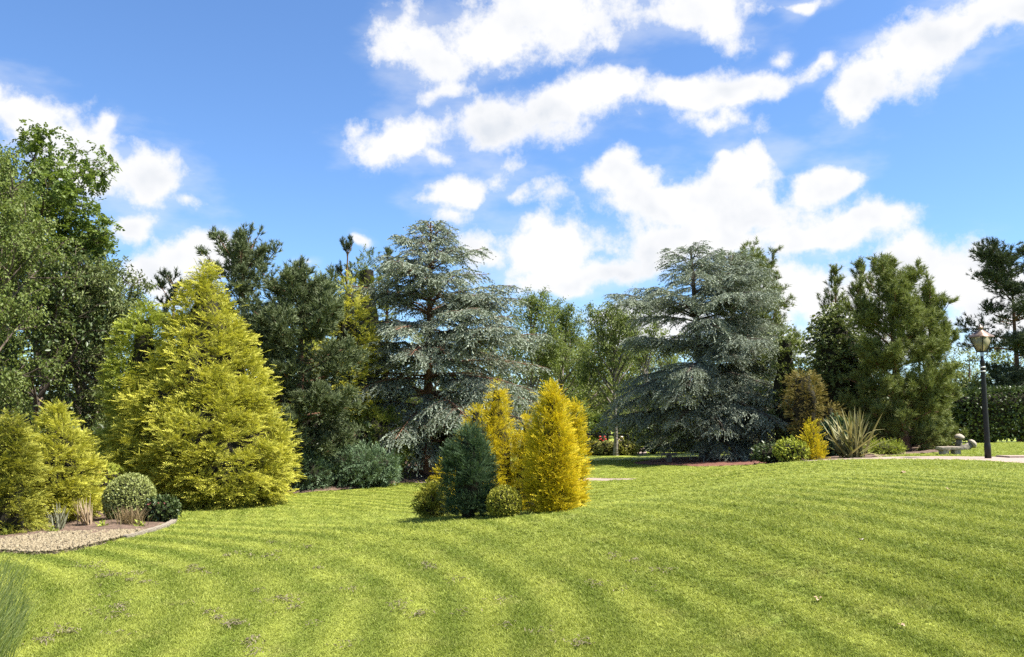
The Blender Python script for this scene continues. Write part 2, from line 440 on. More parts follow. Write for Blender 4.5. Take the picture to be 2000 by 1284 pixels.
def glass_mat():
    m, nt, out = new_mat('frosted_lantern_glass')
    N, Lk = nt.nodes.new, nt.links.new
    p = N('ShaderNodeBsdfPrincipled'); p.inputs['Base Color'].default_value = (.42, .39, .25, 1); p.inputs['Roughness'].default_value = .3; p.inputs['Specular IOR Level'].default_value = .3
    tr = N('ShaderNodeBsdfTranslucent'); tr.inputs['Color'].default_value = (.5, .46, .3, 1)
    mx = N('ShaderNodeMixShader'); mx.inputs[0].default_value = .5
    Lk(p.outputs[0], mx.inputs[1]); Lk(tr.outputs[0], mx.inputs[2]); Lk(mx.outputs[0], out.inputs['Surface'])
    return m


MAT['glass'] = glass_mat()
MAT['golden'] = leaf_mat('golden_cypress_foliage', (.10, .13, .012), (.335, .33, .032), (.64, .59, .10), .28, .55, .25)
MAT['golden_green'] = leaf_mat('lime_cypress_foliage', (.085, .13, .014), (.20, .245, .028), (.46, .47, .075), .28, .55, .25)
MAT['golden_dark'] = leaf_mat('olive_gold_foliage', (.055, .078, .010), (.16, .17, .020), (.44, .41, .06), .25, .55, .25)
MAT['orange_thuja'] = leaf_mat('amber_thuja_foliage', (.22, .235, .012), (.50, .46, .020), (.76, .50, .022), .28, .55, .25)
MAT['bluegreen'] = leaf_mat('blue_green_juniper_foliage', (.018, .040, .016), (.040, .074, .030), (.095, .145, .065), .18, .55, .3)
MAT['cedar'] = leaf_mat('blue_cedar_needles', (.032, .046, .030), (.095, .12, .082), (.42, .47, .355), .15, .5, .35)
MAT['cedar2'] = leaf_mat('grey_green_cedar_needles', (.032, .046, .026), (.10, .128, .078), (.39, .44, .31), .15, .5, .35)
MAT['pine_blue'] = leaf_mat('scots_pine_needles', (.026, .042, .015), (.062, .090, .032), (.215, .25, .115), .15, .45, .4)
MAT['pine_green'] = leaf_mat('green_pine_needles', (.045, .068, .015), (.11, .14, .032), (.27, .30, .085), .2, .45, .35)
MAT['pine_dark'] = leaf_mat('dark_pine_needles', (.018, .030, .014), (.040, .058, .028), (.10, .125, .06), .15, .45, .35)
MAT['thuja_green'] = leaf_mat('green_thuja_foliage', (.06, .09, .014), (.12, .15, .022), (.24, .25, .04), .25, .5, .3)
MAT['ash'] = leaf_mat('ash_leaves', (.034, .066, .009), (.085, .135, .02), (.19, .24, .05), .38, .42, .4)
MAT['birch'] = leaf_mat('birch_leaves', (.050, .080, .014), (.11, .15, .032), (.21, .25, .065), .36, .42, .4)
MAT['willow'] = leaf_mat('willow_leaves', (.062, .092, .024), (.125, .165, .05), (.24, .27, .11), .3, .45, .4)
MAT['laurel'] = leaf_mat('dark_evergreen_leaves', (.022, .040, .012), (.045, .07, .02), (.09, .12, .035), .2, .3, .5)
MAT['ivy'] = leaf_mat('ivy_leaves', (.032, .058, .014), (.07, .10, .025), (.21, .24, .07), .2, .3, .5)
MAT['juniper'] = leaf_mat('spreading_juniper', (.055, .095, .045), (.09, .14, .065), (.17, .23, .12), .2, .5, .3)
MAT['variegated'] = leaf_mat('variegated_leaves', (.12, .15, .035), (.21, .24, .07), (.40, .42, .15), .25, .4, .4)
MAT['euonymus'] = leaf_mat('gold_edged_leaves', (.10, .13, .03), (.24, .25, .06), (.55, .50, .16), .25, .4, .4)
MAT['bronze'] = leaf_mat('bronze_conifer_foliage', (.085, .075, .017), (.16, .13, .028), (.28, .21, .05), .15, .55, .25)
MAT['far'] = leaf_mat('far_tree_leaves', (.075, .10, .026), (.14, .165, .045), (.24, .26, .085), .35, .45, .3)
MAT['lime'] = leaf_mat('lime_shrub_leaves', (.16, .21, .03), (.26, .31, .05), (.40, .42, .09), .35, .45, .3)
MAT['flax'] = leaf_mat('flax_blades', (.10, .12, .03), (.20, .19, .065), (.36, .30, .15), .2, .4, .4)
MAT['straw'] = leaf_mat('straw_blades', (.27, .19, .11), (.38, .29, .19), (.44, .36, .25), .25, .6, .2)
MAT['heath'] = leaf_mat('feathery_grass', (.14, .12, .05), (.26, .19, .10), (.36, .24, .15), .3, .6, .2)
MAT['greyblade'] = leaf_mat('grey_green_blades', (.14, .15, .09), (.25, .25, .17), (.36, .34, .24), .25, .5, .3)
MAT['tallgrass'] = leaf_mat('long_meadow_grass', (.11, .17, .03), (.21, .27, .055), (.42, .43, .20), .4, .5, .3)


# ------------------------------------------------------------------ mesh helpers
def make_mesh(name, V, tris=None, quads=None, mat=None, tint=None, tip=None, smooth=False):
    me = bpy.data.meshes.new(name)
    V = np.asarray(V, np.float32)
    loops, starts, nf, off = [], [], 0, 0
    for F, k in ((tris, 3), (quads, 4)):
        if F is None or len(F) == 0: continue
        F = np.asarray(F, np.int32)
        loops.append(F.ravel()); starts.append(off + np.arange(len(F)) * k); off += F.size; nf += len(F)
    loops = np.concatenate(loops); starts = np.concatenate(starts).astype(np.int32)
    me.vertices.add(len(V)); me.vertices.foreach_set('co', V.ravel())
    me.loops.add(len(loops)); me.loops.foreach_set('vertex_index', loops)
    me.polygons.add(nf); me.polygons.foreach_set('loop_start', starts)
    for nm, arr in (('tint', tint), ('tip', tip)):
        if arr is not None:
            a = me.attributes.new(nm, 'FLOAT', 'POINT'); a.data.foreach_set('value', np.clip(np.asarray(arr, np.float32), 0, 1).ravel())
    me.update(calc_edges=True)
    if smooth:
        me.polygons.foreach_set('use_smooth', np.ones(nf, bool))
    me.validate()
    if mat is not None:
        me.materials.append(MAT[mat] if isinstance(mat, str) else mat)
    return me


def link(name, me, parent=None, loc=(0, 0, 0), rz=0.0, scale=1.0):
    o = bpy.data.objects.new(name, me)
    COL.objects.link(o)
    o.location = tuple(float(v) for v in loc); o.rotation_euler = (0, 0, rz)
    o.scale = (scale,) * 3 if np.isscalar(scale) else scale
    if parent is not None: o.parent = parent
    return o


def tag(o, label, cat, group=None, kind=None):
    o['label'] = label; o['category'] = cat
    if group: o['group'] = group
    if kind: o['kind'] = kind
    return o


def structure(o):
    o['kind'] = 'structure'
    return o


def unit(v):
    return v / np.maximum(np.linalg.norm(v, axis=-1, keepdims=True), 1e-9)


def waves(seed, n=10, lo=.7, hi=2.5):
    r = np.random.default_rng(seed)
    return unit(r.normal(size=(n, 3))) * r.uniform(lo, hi, (n, 1)), r.uniform(0, 6.28, n)


def wnoise(P, w):
    k, ph = w
    return np.sin(P @ k.T + ph).mean(-1) * 1.8


def frames(D, roll=None, up=None):
    """Rotation frames: rows x, y, z with y along D; z leaning to `up` when given, else random roll."""
    D = unit(D); n = len(D)
    if up is None:
        up = rng.normal(size=(n, 3))
    Xv = unit(np.cross(D, up))
    Zv = np.cross(Xv, D)
    if roll is not None:
        c, s = np.cos(roll)[:, None], np.sin(roll)[:, None]
        Xv, Zv = Xv * c + Zv * s, Zv * c - Xv * s
    return np.stack([Xv, D, Zv], 1)


def stamp(templates, pos, fr, scale, tint, tip0=0.0, tint_j=.15):
    """Numpy copies of small leaf templates (V, tris, tipweights). Returns V, T, tint, tip."""
    n = len(pos)
    which = rng.integers(0, len(templates), n)
    Vs, Ts, tt, tp, off = [], [], [], [], 0
    scale = np.broadcast_to(np.asarray(scale, float).reshape(-1, 1) if np.ndim(scale) < 2 else scale, (n, 3))
    tip0 = np.broadcast_to(np.asarray(tip0, float), (n,))
    for k, (tv, tf, tw) in enumerate(templates):
        idx = np.where(which == k)[0]
        if len(idx) == 0: continue
        loc = tv[None] * scale[idx][:, None, :]
        v = np.einsum('nki,nij->nkj', loc, fr[idx]) + pos[idx][:, None]
        m = len(tv)
        Vs.append(v.reshape(-1, 3)); Ts.append((tf[None] + (np.arange(len(idx)) * m)[:, None, None] + off).reshape(-1, 3))
        tt.append((tint[idx][:, None] + rng.normal(0, tint_j, (len(idx), m)) * 0.5 + np.repeat(rng.normal(0, tint_j, (len(idx), 1)), m, 1)).ravel())
        tp.append((tw[None] * (0.4 + 0.6 * np.ones((len(idx), 1))) * (0.25 + 0.75 * tip0[idx])[:, None] + 0 * tip0[idx][:, None]).ravel())
        off += len(idx) * m
    return np.concatenate(Vs), np.concatenate(Ts), np.concatenate(tt), np.concatenate(tp)


def merge(*parts):
    Vs, Ts, a, b, off = [], [], [], [], 0
    for V, T, t, p in parts:
        Vs.append(V); Ts.append(T + off); a.append(t); b.append(p); off += len(V)
    return np.concatenate(Vs), np.concatenate(Ts), np.concatenate(a), np.concatenate(b)


# ------------------------------------------------------------------ leaf templates (y is the growth axis, z the upper face)
def t_frond(seed, pairs=6, width=.5, arch=.25):
    r = np.random.default_rng(seed); V, T, w = [], [], []
    for i in range(pairs + 1):
        s = i / pairs
        y, z = s, -arch * s * s
        env = width * (0.35 + 0.65 * math.sin(math.pi * min(1, .18 + s * .85)))
        for sd_ in ((-1, 1) if i < pairs else (0,)):
            L = env * r.uniform(.75, 1.15) if sd_ else .28
            a = r.uniform(.55, .85)
            dx, dy = (sd_ * math.sin(a) * L, math.cos(a) * L) if sd_ else (r.uniform(-.04, .04), L)
            dz = -L * r.uniform(.0, .35)
            wd = .115
            b = len(V)
            if sd_:
                V += [(0, y - wd * .6, z), (0, y + wd * .9, z), (dx, y + dy, z + dz)]
            else:
                V += [(-wd, y - .05, z), (wd, y - .05, z), (dx, y + dy, z + dz)]
            T.append((b, b + 1, b + 2)); w += [.25 * s, .25 * s, 1.0]
    return np.array(V), np.array(T), np.array(w)


def t_tuft(seed, n=16, spread=1.0, wid=.05, droop=0.0):
    r = np.random.default_rng(seed); V, T, w = [], [], []
    for i in range(n):
        a = r.uniform(0, 6.283); th = spread * math.sqrt(r.uniform(.02, 1))
        d = np.array([math.sin(th) * math.cos(a), math.cos(th), math.sin(th) * math.sin(a)])
        b0 = np.array([0, r.uniform(-.5, .25), 0])
        side = np.cross(d, r.normal(size=3)); side /= np.linalg.norm(side)
        L = r.uniform(.75, 1.1)
        e = b0 + d * L + np.array([0, 0, -droop * L])
        b = len(V); V += [b0 - side * wid, b0 + side * wid, e]; T.append((b, b + 1, b + 2)); w += [.15, .15, 1]
    return np.array(V), np.array(T), np.array(w)


def t_brush(seed, n=16, nl=.16, wid=.045):
    """A needle-clad twig one unit long: rosettes along the axis, longest needles on the upper side."""
    r = np.random.default_rng(seed); V, T, w = [], [], []
    for i in range(n):
        y = (i + r.uniform(0, 1)) / n
        a = r.uniform(0, 6.283)
        d = np.array([math.cos(a), r.uniform(.3, 1.1), .75 * math.sin(a) + .15]); d /= np.linalg.norm(d)
        side = np.cross(d, r.normal(size=3)); side /= np.linalg.norm(side)
        L = nl * r.uniform(.7, 1.3) * (1.15 - .4 * y)
        b0 = np.array([0, y, 0]); b = len(V)
        V += [b0 - side * wid, b0 + side * wid, b0 + d * L]; T.append((b, b + 1, b + 2)); w += [.2 + .3 * y, .2 + .3 * y, .7 + .3 * y]
    b = len(V); V += [(-.02, 0, 0), (.02, 0, 0), (0, 1.08, 0)]; T.append((b, b + 1, b + 2)); w += [.1, .1, 1]
    return np.array(V), np.array(T), np.array(w)


def t_leaf(wid=.35, fold=.12, curl=.15):
    V = np.array([(0, 0, 0), (-wid, .45, fold), (0, 1.0, -curl), (wid, .45, fold)])
    return V, np.array([(0, 2, 1), (0, 3, 2)]), np.array([.3, .6, 1, .6])


def t_spray(seed, n=7, wid=.17, ll=.42, pinnate=True):
    """Several flat leaves on a short stalk (pinnate leaf or leafy shoot)."""
    r = np.random.default_rng(seed); V, T, w = [], [], []
    lv, lt, lw = t_leaf(wid / ll * .9, .08, .12)
    for i in range(n):
        s = (i // 2 * 2 + 1) / n if pinnate else r.uniform(.1, 1)
        sd_ = -1 if i % 2 else 1
        if i == n - 1: sd_, s = 0, 1.0
        a = sd_ * r.uniform(.7, 1.15)
        rot = np.array([[math.cos(a), -math.sin(a), 0], [math.sin(a), math.cos(a), 0], [0, 0, 1]])
        p = (lv * ll * r.uniform(.8, 1.15)) @ rot
        tl = r.uniform(-.5, .5); ct, st = math.cos(tl), math.sin(tl)
        p = p @ np.array([[ct, 0, st], [0, 1, 0], [-st, 0, ct]])
        p[:, 1] += s * .8; p[:, 2] -= .2 * s * s
        b = len(V); V += list(p); T += [tuple(x + b for x in f) for f in lt]; w += list(lw)
    return np.array(V), np.array(T), np.array(w)


FROND = [t_frond(i, pairs=4, width=.55, arch=.3) for i in range(5)]
FROND_S = [t_frond(20 + i, pairs=3, width=.5, arch=.15) for i in range(4)]
TUFT = [t_tuft(40 + i, n=12, wid=.075) for i in range(4)]
TUFT_SOFT = [t_tuft(50 + i, n=12, spread=1.15, wid=.06, droop=.2) for i in range(4)]
BRUSH = [t_brush(60 + i, n=7, nl=.21, wid=.085) for i in range(5)]
LEAF = [t_leaf(.32, .1, .15), t_leaf(.38, .16, .05), t_leaf(.28, .05, .25)]
LEAF_NARROW = [t_leaf(.13, .04, .2), t_leaf(.16, .05, .35)]
PINNATE = [t_spray(80 + i) for i in range(4)]
SHOOT = [t_spray(90 + i, n=6, wid=.2, ll=.4, pinnate=False) for i in range(4)]


# ------------------------------------------------------------------ branch skeletons
def poly(P0, D, L, bend, K, wob=0.0):
    s = np.linspace(0, 1, K)[None, :, None]
    L = np.asarray(L)[:, None, None]; bend = np.broadcast_to(np.asarray(bend, float), (len(P0),))[:, None, None]
    P = P0[:, None] + L * (D[:, None] * s + np.array([0, 0, 1.0]) * bend * s * s)
    if wob:
        n = rng.normal(size=(len(P0), K, 3)) * wob * L * s
        n = np.cumsum(n, 1) / K * 2
        P = P + n
    return P


def along(P, idx, s):
    K = P.shape[1]
    f = np.clip(s, 0, .9999) * (K - 1); i = f.astype(int); fr = (f - i)[:, None]
    a, b = P[idx, i], P[idx, i + 1]
    return a * (1 - fr) + b * fr, unit(b - a)


def sprout(P, Lp, counts, s_rng, ang, len_fn, bend, K, flat=False, wob=.0, ang_sd=.15, up_bias=0.0, spow=1.0):
    """Side branches of every polyline in P. Returns child polylines, lengths, parent index, s."""
    counts = np.asarray(counts, int)
    idx = np.repeat(np.arange(len(P)), counts)
    n = len(idx)
    first = np.repeat(np.cumsum(counts) - counts, counts)
    k = np.arange(n) - first
    s = (k + rng.uniform(0, 1, n)) / counts[idx]
    s = s_rng[0] + (s_rng[1] - s_rng[0]) * s ** spow
    p, t = along(P, idx, s)
    a = ang + rng.normal(0, ang_sd, n)
    if flat:
        side = unit(np.cross(t, np.array([0, 0, 1.0])) + 1e-6)
        sgn = np.where(k % 2 == 0, 1, -1)[:, None]
        lift = rng.normal(0, .16, (n, 1)) * np.array([0, 0, 1.0])
        d = unit(t * np.cos(a)[:, None] + side * sgn * np.sin(a)[:, None] + lift)
    else:
        q = rng.normal(size=(n, 3)); q = unit(q - (q * t).sum(1, keepdims=True) * t)
        d = unit(t * np.cos(a)[:, None] + q * np.sin(a)[:, None] + np.array([0, 0, up_bias]))
    L = len_fn(Lp[idx], s) * rng.uniform(.75, 1.25, n)
    return poly(p, d, L, bend, K, wob), L, idx, s


def tubes(P, r0, r1, S):
    N_, K, _ = P.shape
    T = unit(np.gradient(P, axis=1))
    ref = np.where(np.abs(T[..., 2:3]) > .9, np.array([1.0, 0, 0]), np.array([0, 0, 1.0]))
    X = unit(np.cross(T, ref)); Y = np.cross(T, X)
    r = (np.asarray(r0)[:, None] + (np.asarray(r1) - np.asarray(r0))[:, None] * np.linspace(0, 1, K)[None])[..., None, None]
    a = np.linspace(0, 2 * np.pi, S, endpoint=False)
    ring = P[:, :, None] + r * (X[:, :, None] * np.cos(a)[None, None, :, None] + Y[:, :, None] * np.sin(a)[None, None, :, None])
    V = ring.reshape(-1, 3)
    b = (np.arange(N_)[:, None, None] * K + np.arange(K - 1)[None, :, None]) * S
    j = np.arange(S)[None, None]
    j2 = (j + 1) % S
    Q = np.stack([b + j, b + j2, b + S + j2, b + S + j], -1).reshape(-1, 4)
    return V, Q


def cat_q(*vq):
    Vs, Qs, o = [], [], 0
    for V, Q in vq:
        Vs.append(V); Qs.append(Q + o); o += len(V)
    return np.concatenate(Vs), np.concatenate(Qs)


def trunk_mesh(H, r, lean=(0, 0), K=9, S=10, mat='bark', flare=1.5, extra=None, wob=.03):
    s = np.linspace(0, 1, K)
    P = np.zeros((1, K, 3)); P[0, :, 2] = s * H
    P[0, :, 0] = lean[0] * s + np.sin(s * 5 + rng.uniform(0, 6)) * wob * s; P[0, :, 1] = lean[1] * s + np.sin(s * 4 + rng.uniform(0, 6)) * wob * s
    P[0, 0, 2] = -.12
    V, Q = tubes(P, [r], [r * .12], S)
    V = V.reshape(K, S, 3)
    fl = 1 + (flare - 1) * np.exp(-s * H / .22)
    c = P[0][:, None]
    V = (c + (V - c) * fl[:, None, None] * (1 + .07 * np.sin(np.arange(S) * 2.6)[None, :, None])).reshape(-1, 3)
    return P, V, Q


def profile(pts):
    ts, rs = zip(*pts)
    return lambda t: np.interp(t, ts, rs)


def thing(name, label, cat, loc, group=None, rz=0.0):
    e = bpy.data.objects.new(name, None); COL.objects.link(e)
    e.empty_display_size = .2
    e.location = tuple(float(v) for v in loc); e.rotation_euler = (0, 0, rz)
    tag(e, label, cat, group)
    return e


def copy_thing(src, loc, label, rz=0.0, scale=1.0):
    c = src.copy(); COL.objects.link(c)
    c.location = tuple(float(v) for v in loc); c.rotation_euler = (0, 0, rz); c.scale = (scale,) * 3 if np.isscalar(scale) else scale
    c['label'] = label
    for ch in src.children:
        k = ch.copy(); COL.objects.link(k); k.parent = c
        for g in ch.children:
            q = g.copy(); COL.objects.link(q); q.parent = k
    return c


def finish_tree(name, label, cat, base, trunk, branches, crown, crown_mat, bark, group=None, rz=0.0):
    e = thing(name, label, cat, base, group, rz)
    if trunk is not None:
        link('trunk', make_mesh('trunk', trunk[0], quads=trunk[1], mat=bark, smooth=True), e)
    if branches is not None:
        link('branches', make_mesh('branches', branches[0], quads=branches[1], mat=bark, smooth=True), e)
    V, T, a, b = crown
    link('crown', make_mesh('crown', V, tris=T, mat=crown_mat, tint=a, tip=b), e)
    return e


# ------------------------------------------------------------------ species
def facing(P, base, back=.45):
    """Keep all foliage towards the viewer's side, thin it out on the far side."""
    return (P[:, 1] < .15) | (rng.uniform(0, 1, len(P)) < back)


def cedar(name, label, base, H, prof, trunk_r=.2, mat='cedar', n1=84, clear=.1, lean=(0, 0), seed=0, dens=1.0, group=None, extra_trunks=(), bark='bark', tiers=12):
    TP, tv, tq = trunk_mesh(H * .98, trunk_r, lean, mat=bark)
    t = clear + (1 - clear) * (np.arange(n1) + rng.uniform(0, 1, n1)) / n1
    t = clear + (.985 - clear) * ((t - clear) / (1 - clear)) ** .92
    tl = clear + (1 - clear) * (np.round((t - clear) / (1 - clear) * tiers + rng.normal(0, .2, n1)) + rng.normal(0, .17, n1)) / tiers
    t = np.clip(np.where(t < .8, tl, t), clear, .985)
    az = np.arange(n1) * 2.399963 + rng.uniform(-.5, .5, n1)
    elev = R(4) + R(44) * np.clip((t - .35) / .65, 0, 1) ** 1.2 + rng.normal(0, R(6), n1)
    L = prof(t) * rng.uniform(.72, 1.12, n1) / np.cos(elev)
    wz = waves(seed + 5, 6, 2, 6)
    keep = (np.sin(az) < .25) | (rng.uniform(0, 1, n1) < .7)
    t, az, elev, L = t[keep], az[keep], elev[keep], L[keep]
    n = len(t)
    P0, _ = along(TP, np.zeros(n, int), t)
    D = np.stack([np.cos(az) * np.cos(elev), np.sin(az) * np.cos(elev), np.sin(elev)], 1)
    P1 = poly(P0, D, L, -.16 - .12 * (1 - t) - .10 * np.clip(t - .5, 0, 1), 7, .02)
    # tips of the flat tiers hang
    P2, L2, i2, s2 = sprout(P1, L, np.maximum(5, (L / .098 * dens)).astype(int), (.12, .99), .85, lambda lp, s: .12 + .40 * lp * (1.02 - s) ** .8 * np.minimum(1, s * 3.0), -.30, 5, flat=True, wob=.02)
    P3, L3, i3, s3 = sprout(P2, L2, np.maximum(3, (L2 / .052 * dens)).astype(int), (.1, 1.0), .62, lambda lp, s: .15 + .13 * np.ones_like(s), -.34, 3, flat=True, ang_sd=.22)
    br = cat_q(tubes(P1, .014 + .009 * L, np.full(n, .006), 5), tubes(P2, .004 + .004 * L2, np.full(len(L2), .002), 3))
    a = P3[:, 0]; d = P3[:, -1] - P3[:, 0]
    ln = np.linalg.norm(d, axis=1)
    # end shoots of the side branches themselves
    a2 = P2[:, 2]; d2 = P2[:, 4] - P2[:, 2]
    a = np.concatenate([a, a2]); d = np.concatenate([d, d2]); ln = np.concatenate([ln, np.linalg.norm(d2, axis=1)])
    s_all = np.concatenate([s2[i3], s2]); 
    k = facing(a, base, .38); a, d, ln, s_all = a[k], d[k], ln[k], s_all[k]
    fr = frames(d, up=np.tile([0, 0, 1.0], (len(d), 1)), roll=rng.normal(0, .5, len(d)))
    th = np.clip(ln, .09, .26)
    sc = np.stack([np.full(len(ln), .23), ln, np.full(len(ln), .23)], 1) * rng.uniform(.85, 1.2, (len(ln), 1))
    tint = np.clip(.45 + .5 * wnoise(a, wz) + rng.normal(0, .1, len(a)), 0, 1)
    crown = stamp(BRUSH, a, fr, sc, tint, rng.uniform(.3, 1, len(a)))
    V, Q = tv, tq
    for (dx, dy, r, h, lx, ly) in extra_trunks:
        _, v2, q2 = trunk_mesh(h, r, (lx, ly), mat=bark)
        V, Q = cat_q((V, Q), (v2 + np.array([dx, dy, 0]), q2))
    return finish_tree(name, label, 'tree', base, (V, Q), br, crown, mat, bark, group)


def dense_conifer(name, label, base, H, prof, mat, fronds, size, templates=FROND, lobes=.12, lobe_scale=(2, 6), up=.35, seed=0, core=.84, cat='shrub', cluster=9, droop=0.0, spread=.5, group=None, squash=1.0, flat_roll=.7, rz=0.0, stem=True, core_mat='twig', setback=2.3, gap=.5):
    """Cypress / thuja kind: fronds in clumps over a lobed body, bare twiggy interior."""
    wl = waves(seed + 1, 9, *lobe_scale)
    wf = waves(seed + 2, 14, 7, 16)
    R0 = max(prof(np.linspace(0, 1, 30)))

    def hull(t, az, k=1.0):
        r = prof(t)
        p = np.stack([np.cos(az) * r, np.sin(az) * r * squash, t * H], 1)
        q = p / max(R0, .3) * 1.0
        m = 1 + lobes * wnoise(q * 1.6, wl) + .07 * wnoise(q * 1.6, wf)
        p[:, :2] *= (m * k)[:, None]
        return p
    # clump centres, distributed by area
    nc = max(12, fronds // cluster)
    tt = np.linspace(0.005, .995, 200)
    wgt = prof(tt) + .04 * R0
    cdf = np.cumsum(wgt) / wgt.sum()
    ct = np.interp(rng.uniform(0, 1, nc * 3), cdf, tt); caz = rng.uniform(0, 6.283, nc * 3)
    keep = (np.sin(caz) < .25) | (rng.uniform(0, 1, nc * 3) < .45)
    ct, caz = ct[keep][:nc], caz[keep][:nc]; nc = len(ct)
    C = hull(ct, caz, 1.0 + rng.normal(0, .05, nc))
    wg = waves(seed + 8, 12, .45 / size, 1.1 / size)
    keep = wnoise(C, wg) > -gap
    C, ct, caz = C[keep], ct[keep], caz[keep]; nc = len(ct)
    slope = np.gradient(prof(tt), tt * H)
    sl = np.interp(ct, tt, slope)
    out = unit(np.stack([np.cos(caz), np.sin(caz), np.clip(-sl, -.6, 1.2)], 1))
    cdir = unit(out + np.array([0, 0, up]) + rng.normal(0, .22, (nc, 3)))
    ctint = np.clip(.5 + .35 * rng.normal(size=nc), 0, 1)
    ci = np.repeat(np.arange(nc), cluster)
    n = len(ci)
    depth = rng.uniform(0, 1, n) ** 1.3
    jit = rng.normal(0, 1, (n, 3)) * size * spread * np.array([1.25, 1.25, .62])
    p = C[ci] - out[ci] * (size * (.25 + 1.5 * depth))[:, None] + jit
    tang = rng.normal(0, 1, (n, 3)); tang = unit(tang - (tang * out[ci]).sum(1, keepdims=True) * out[ci])
    tang[:, 2] *= .5
    d = unit(cdir[ci] * .8 + tang * .7 + np.array([0, 0, up * .45]) + jit / size * .7)
    d[:, 2] -= droop; d = unit(d)
    p[:, 2] = np.maximum(p[:, 2], .03)
    fr = frames(d, up=unit(np.tile([0, 0, .8], (n, 1)) + out[ci] * .7), roll=rng.normal(0, flat_roll * .7, n))
    sc = size * rng.uniform(.7, 1.35, n)
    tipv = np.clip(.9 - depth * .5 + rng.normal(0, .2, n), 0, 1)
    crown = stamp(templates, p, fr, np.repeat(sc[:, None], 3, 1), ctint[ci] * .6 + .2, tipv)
    e = thing(name, label, cat, base, group, rz)
    if stem:
        _, sv, sq = trunk_mesh(H * .8, max(.03, R0 * .07), K=6, S=7)
        link('trunk', make_mesh('trunk', sv, quads=sq, mat='bark', smooth=True), e)
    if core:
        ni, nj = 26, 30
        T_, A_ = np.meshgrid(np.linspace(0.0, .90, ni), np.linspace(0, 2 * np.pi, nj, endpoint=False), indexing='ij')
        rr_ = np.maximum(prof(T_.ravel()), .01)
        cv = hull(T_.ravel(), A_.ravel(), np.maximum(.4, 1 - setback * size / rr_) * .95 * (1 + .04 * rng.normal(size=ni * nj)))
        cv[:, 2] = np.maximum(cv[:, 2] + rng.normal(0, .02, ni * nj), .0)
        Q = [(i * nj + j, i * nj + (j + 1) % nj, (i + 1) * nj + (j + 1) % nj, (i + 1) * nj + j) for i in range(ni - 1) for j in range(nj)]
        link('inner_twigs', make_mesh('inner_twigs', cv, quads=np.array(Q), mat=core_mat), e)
    V, T, a, b = crown
    link('crown', make_mesh('crown', V, tris=T, mat=mat, tint=a, tip=b), e)
    return e


def pine(name, label, base, H, prof, mat, n1=46, trunk_r=.14, clear=.12, tuft=.13, elev=(5, 45), lean=(0, 0), dens=1.0, bend=.12, bark='bark_red', templates=TUFT, seed=0, pad=.8, group=None, tip_up=.5, n2=.17, rnd=(.65, 1.1), back=.4, fill=14, padr=.11):
    TP, tv, tq = trunk_mesh(H * .97, trunk_r, lean)
    whorl = np.round(np.linspace(0, n1 / 5, n1)) / (n1 / 5)
    t = clear + (.98 - clear) * np.clip(whorl * .75 + .25 * np.linspace(0, 1, n1) + rng.normal(0, .012, n1), 0, 1)
    az = np.arange(n1) * 2.399963 + rng.uniform(-.6, .6, n1)
    keep = (np.sin(az) < .3) | (rng.uniform(0, 1, n1) < .65)
    t, az = t[keep], az[keep]; n = len(t)
    el = R(elev[0]) + R(elev[1] - elev[0]) * np.clip((t - .3) / .7, 0, 1) + rng.normal(0, R(7), n)
    el = np.clip(el, R(-15), R(68))
    L = prof(t) * rng.uniform(*rnd, n) / np.maximum(np.cos(el), .5)
    P0, _ = along(TP, np.zeros(n, int), t)
    D = np.stack([np.cos(az) * np.cos(el), np.sin(az) * np.cos(el), np.sin(el)], 1)
    P1 = poly(P0, D, L, bend, 6, .04)
    P2, L2, i2, s2 = sprout(P1, L, np.maximum(3, L / n2).astype(int), (.22, 1.0), .8, lambda lp, s: .14 + .42 * lp * (1.08 - s) * np.minimum(1, s * 2.2), bend * 1.6, 4, wob=.04, up_bias=.18)
    P3, L3, i3, s3 = sprout(P2, L2, np.maximum(3, L2 / .085 * dens * pad).astype(int), (.25, 1.0), .75, lambda lp, s: .10 + .22 * lp * (1.1 - s), .25, 3, up_bias=tip_up)
    br = cat_q(tubes(P1, .015 + .014 * L, np.full(n, .008), 5), tubes(P2, .005 + .006 * L2, np.full(len(L2), .003), 3))
    mids = P3[:, 1]; ends = P3[:, 2]
    tips1 = P1[:, -1]
    m_ = np.maximum(3, (fill * np.clip(L2 / .35, .5, 2.2) * np.clip(L[i2] / .9, .3, 1.0))).astype(int)
    pi_ = np.repeat(np.arange(len(P2)), m_)
    pp, pt = along(P2, pi_, rng.uniform(.15, 1.08, len(pi_)))
    off = rng.normal(0, 1, (len(pi_), 3)) * np.array([1, 1, .45]) * padr * (np.clip(L2[pi_] / .4, .5, 1.6) * np.clip(L[i2][pi_] / 1.1, .3, 1.0))[:, None]
    pp = pp + off
    pos = np.concatenate([ends, mids, tips1, pp]); dr = np.concatenate([ends - mids, ends - P3[:, 0], P1[:, -1] - P1[:, -2], pt * .12 + off])
    k = facing(pos, base, back); pos, dr = pos[k], dr[k]
    dr = unit(unit(dr) + np.array([0, 0, tip_up * .8]))
    wz = waves(seed + 9, 6, 2, 6)
    tint = np.clip(.45 + .4 * wnoise(pos, wz) + rng.normal(0, .12, len(pos)), 0, 1)
    crown = stamp(templates, pos, frames(dr), np.repeat((tuft * rng.uniform(.75, 1.25, len(pos)))[:, None], 3, 1), tint, rng.uniform(.4, 1, len(pos)))
    return finish_tree(name, label, 'tree', base, (tv, tq), br, crown, mat, bark, group)


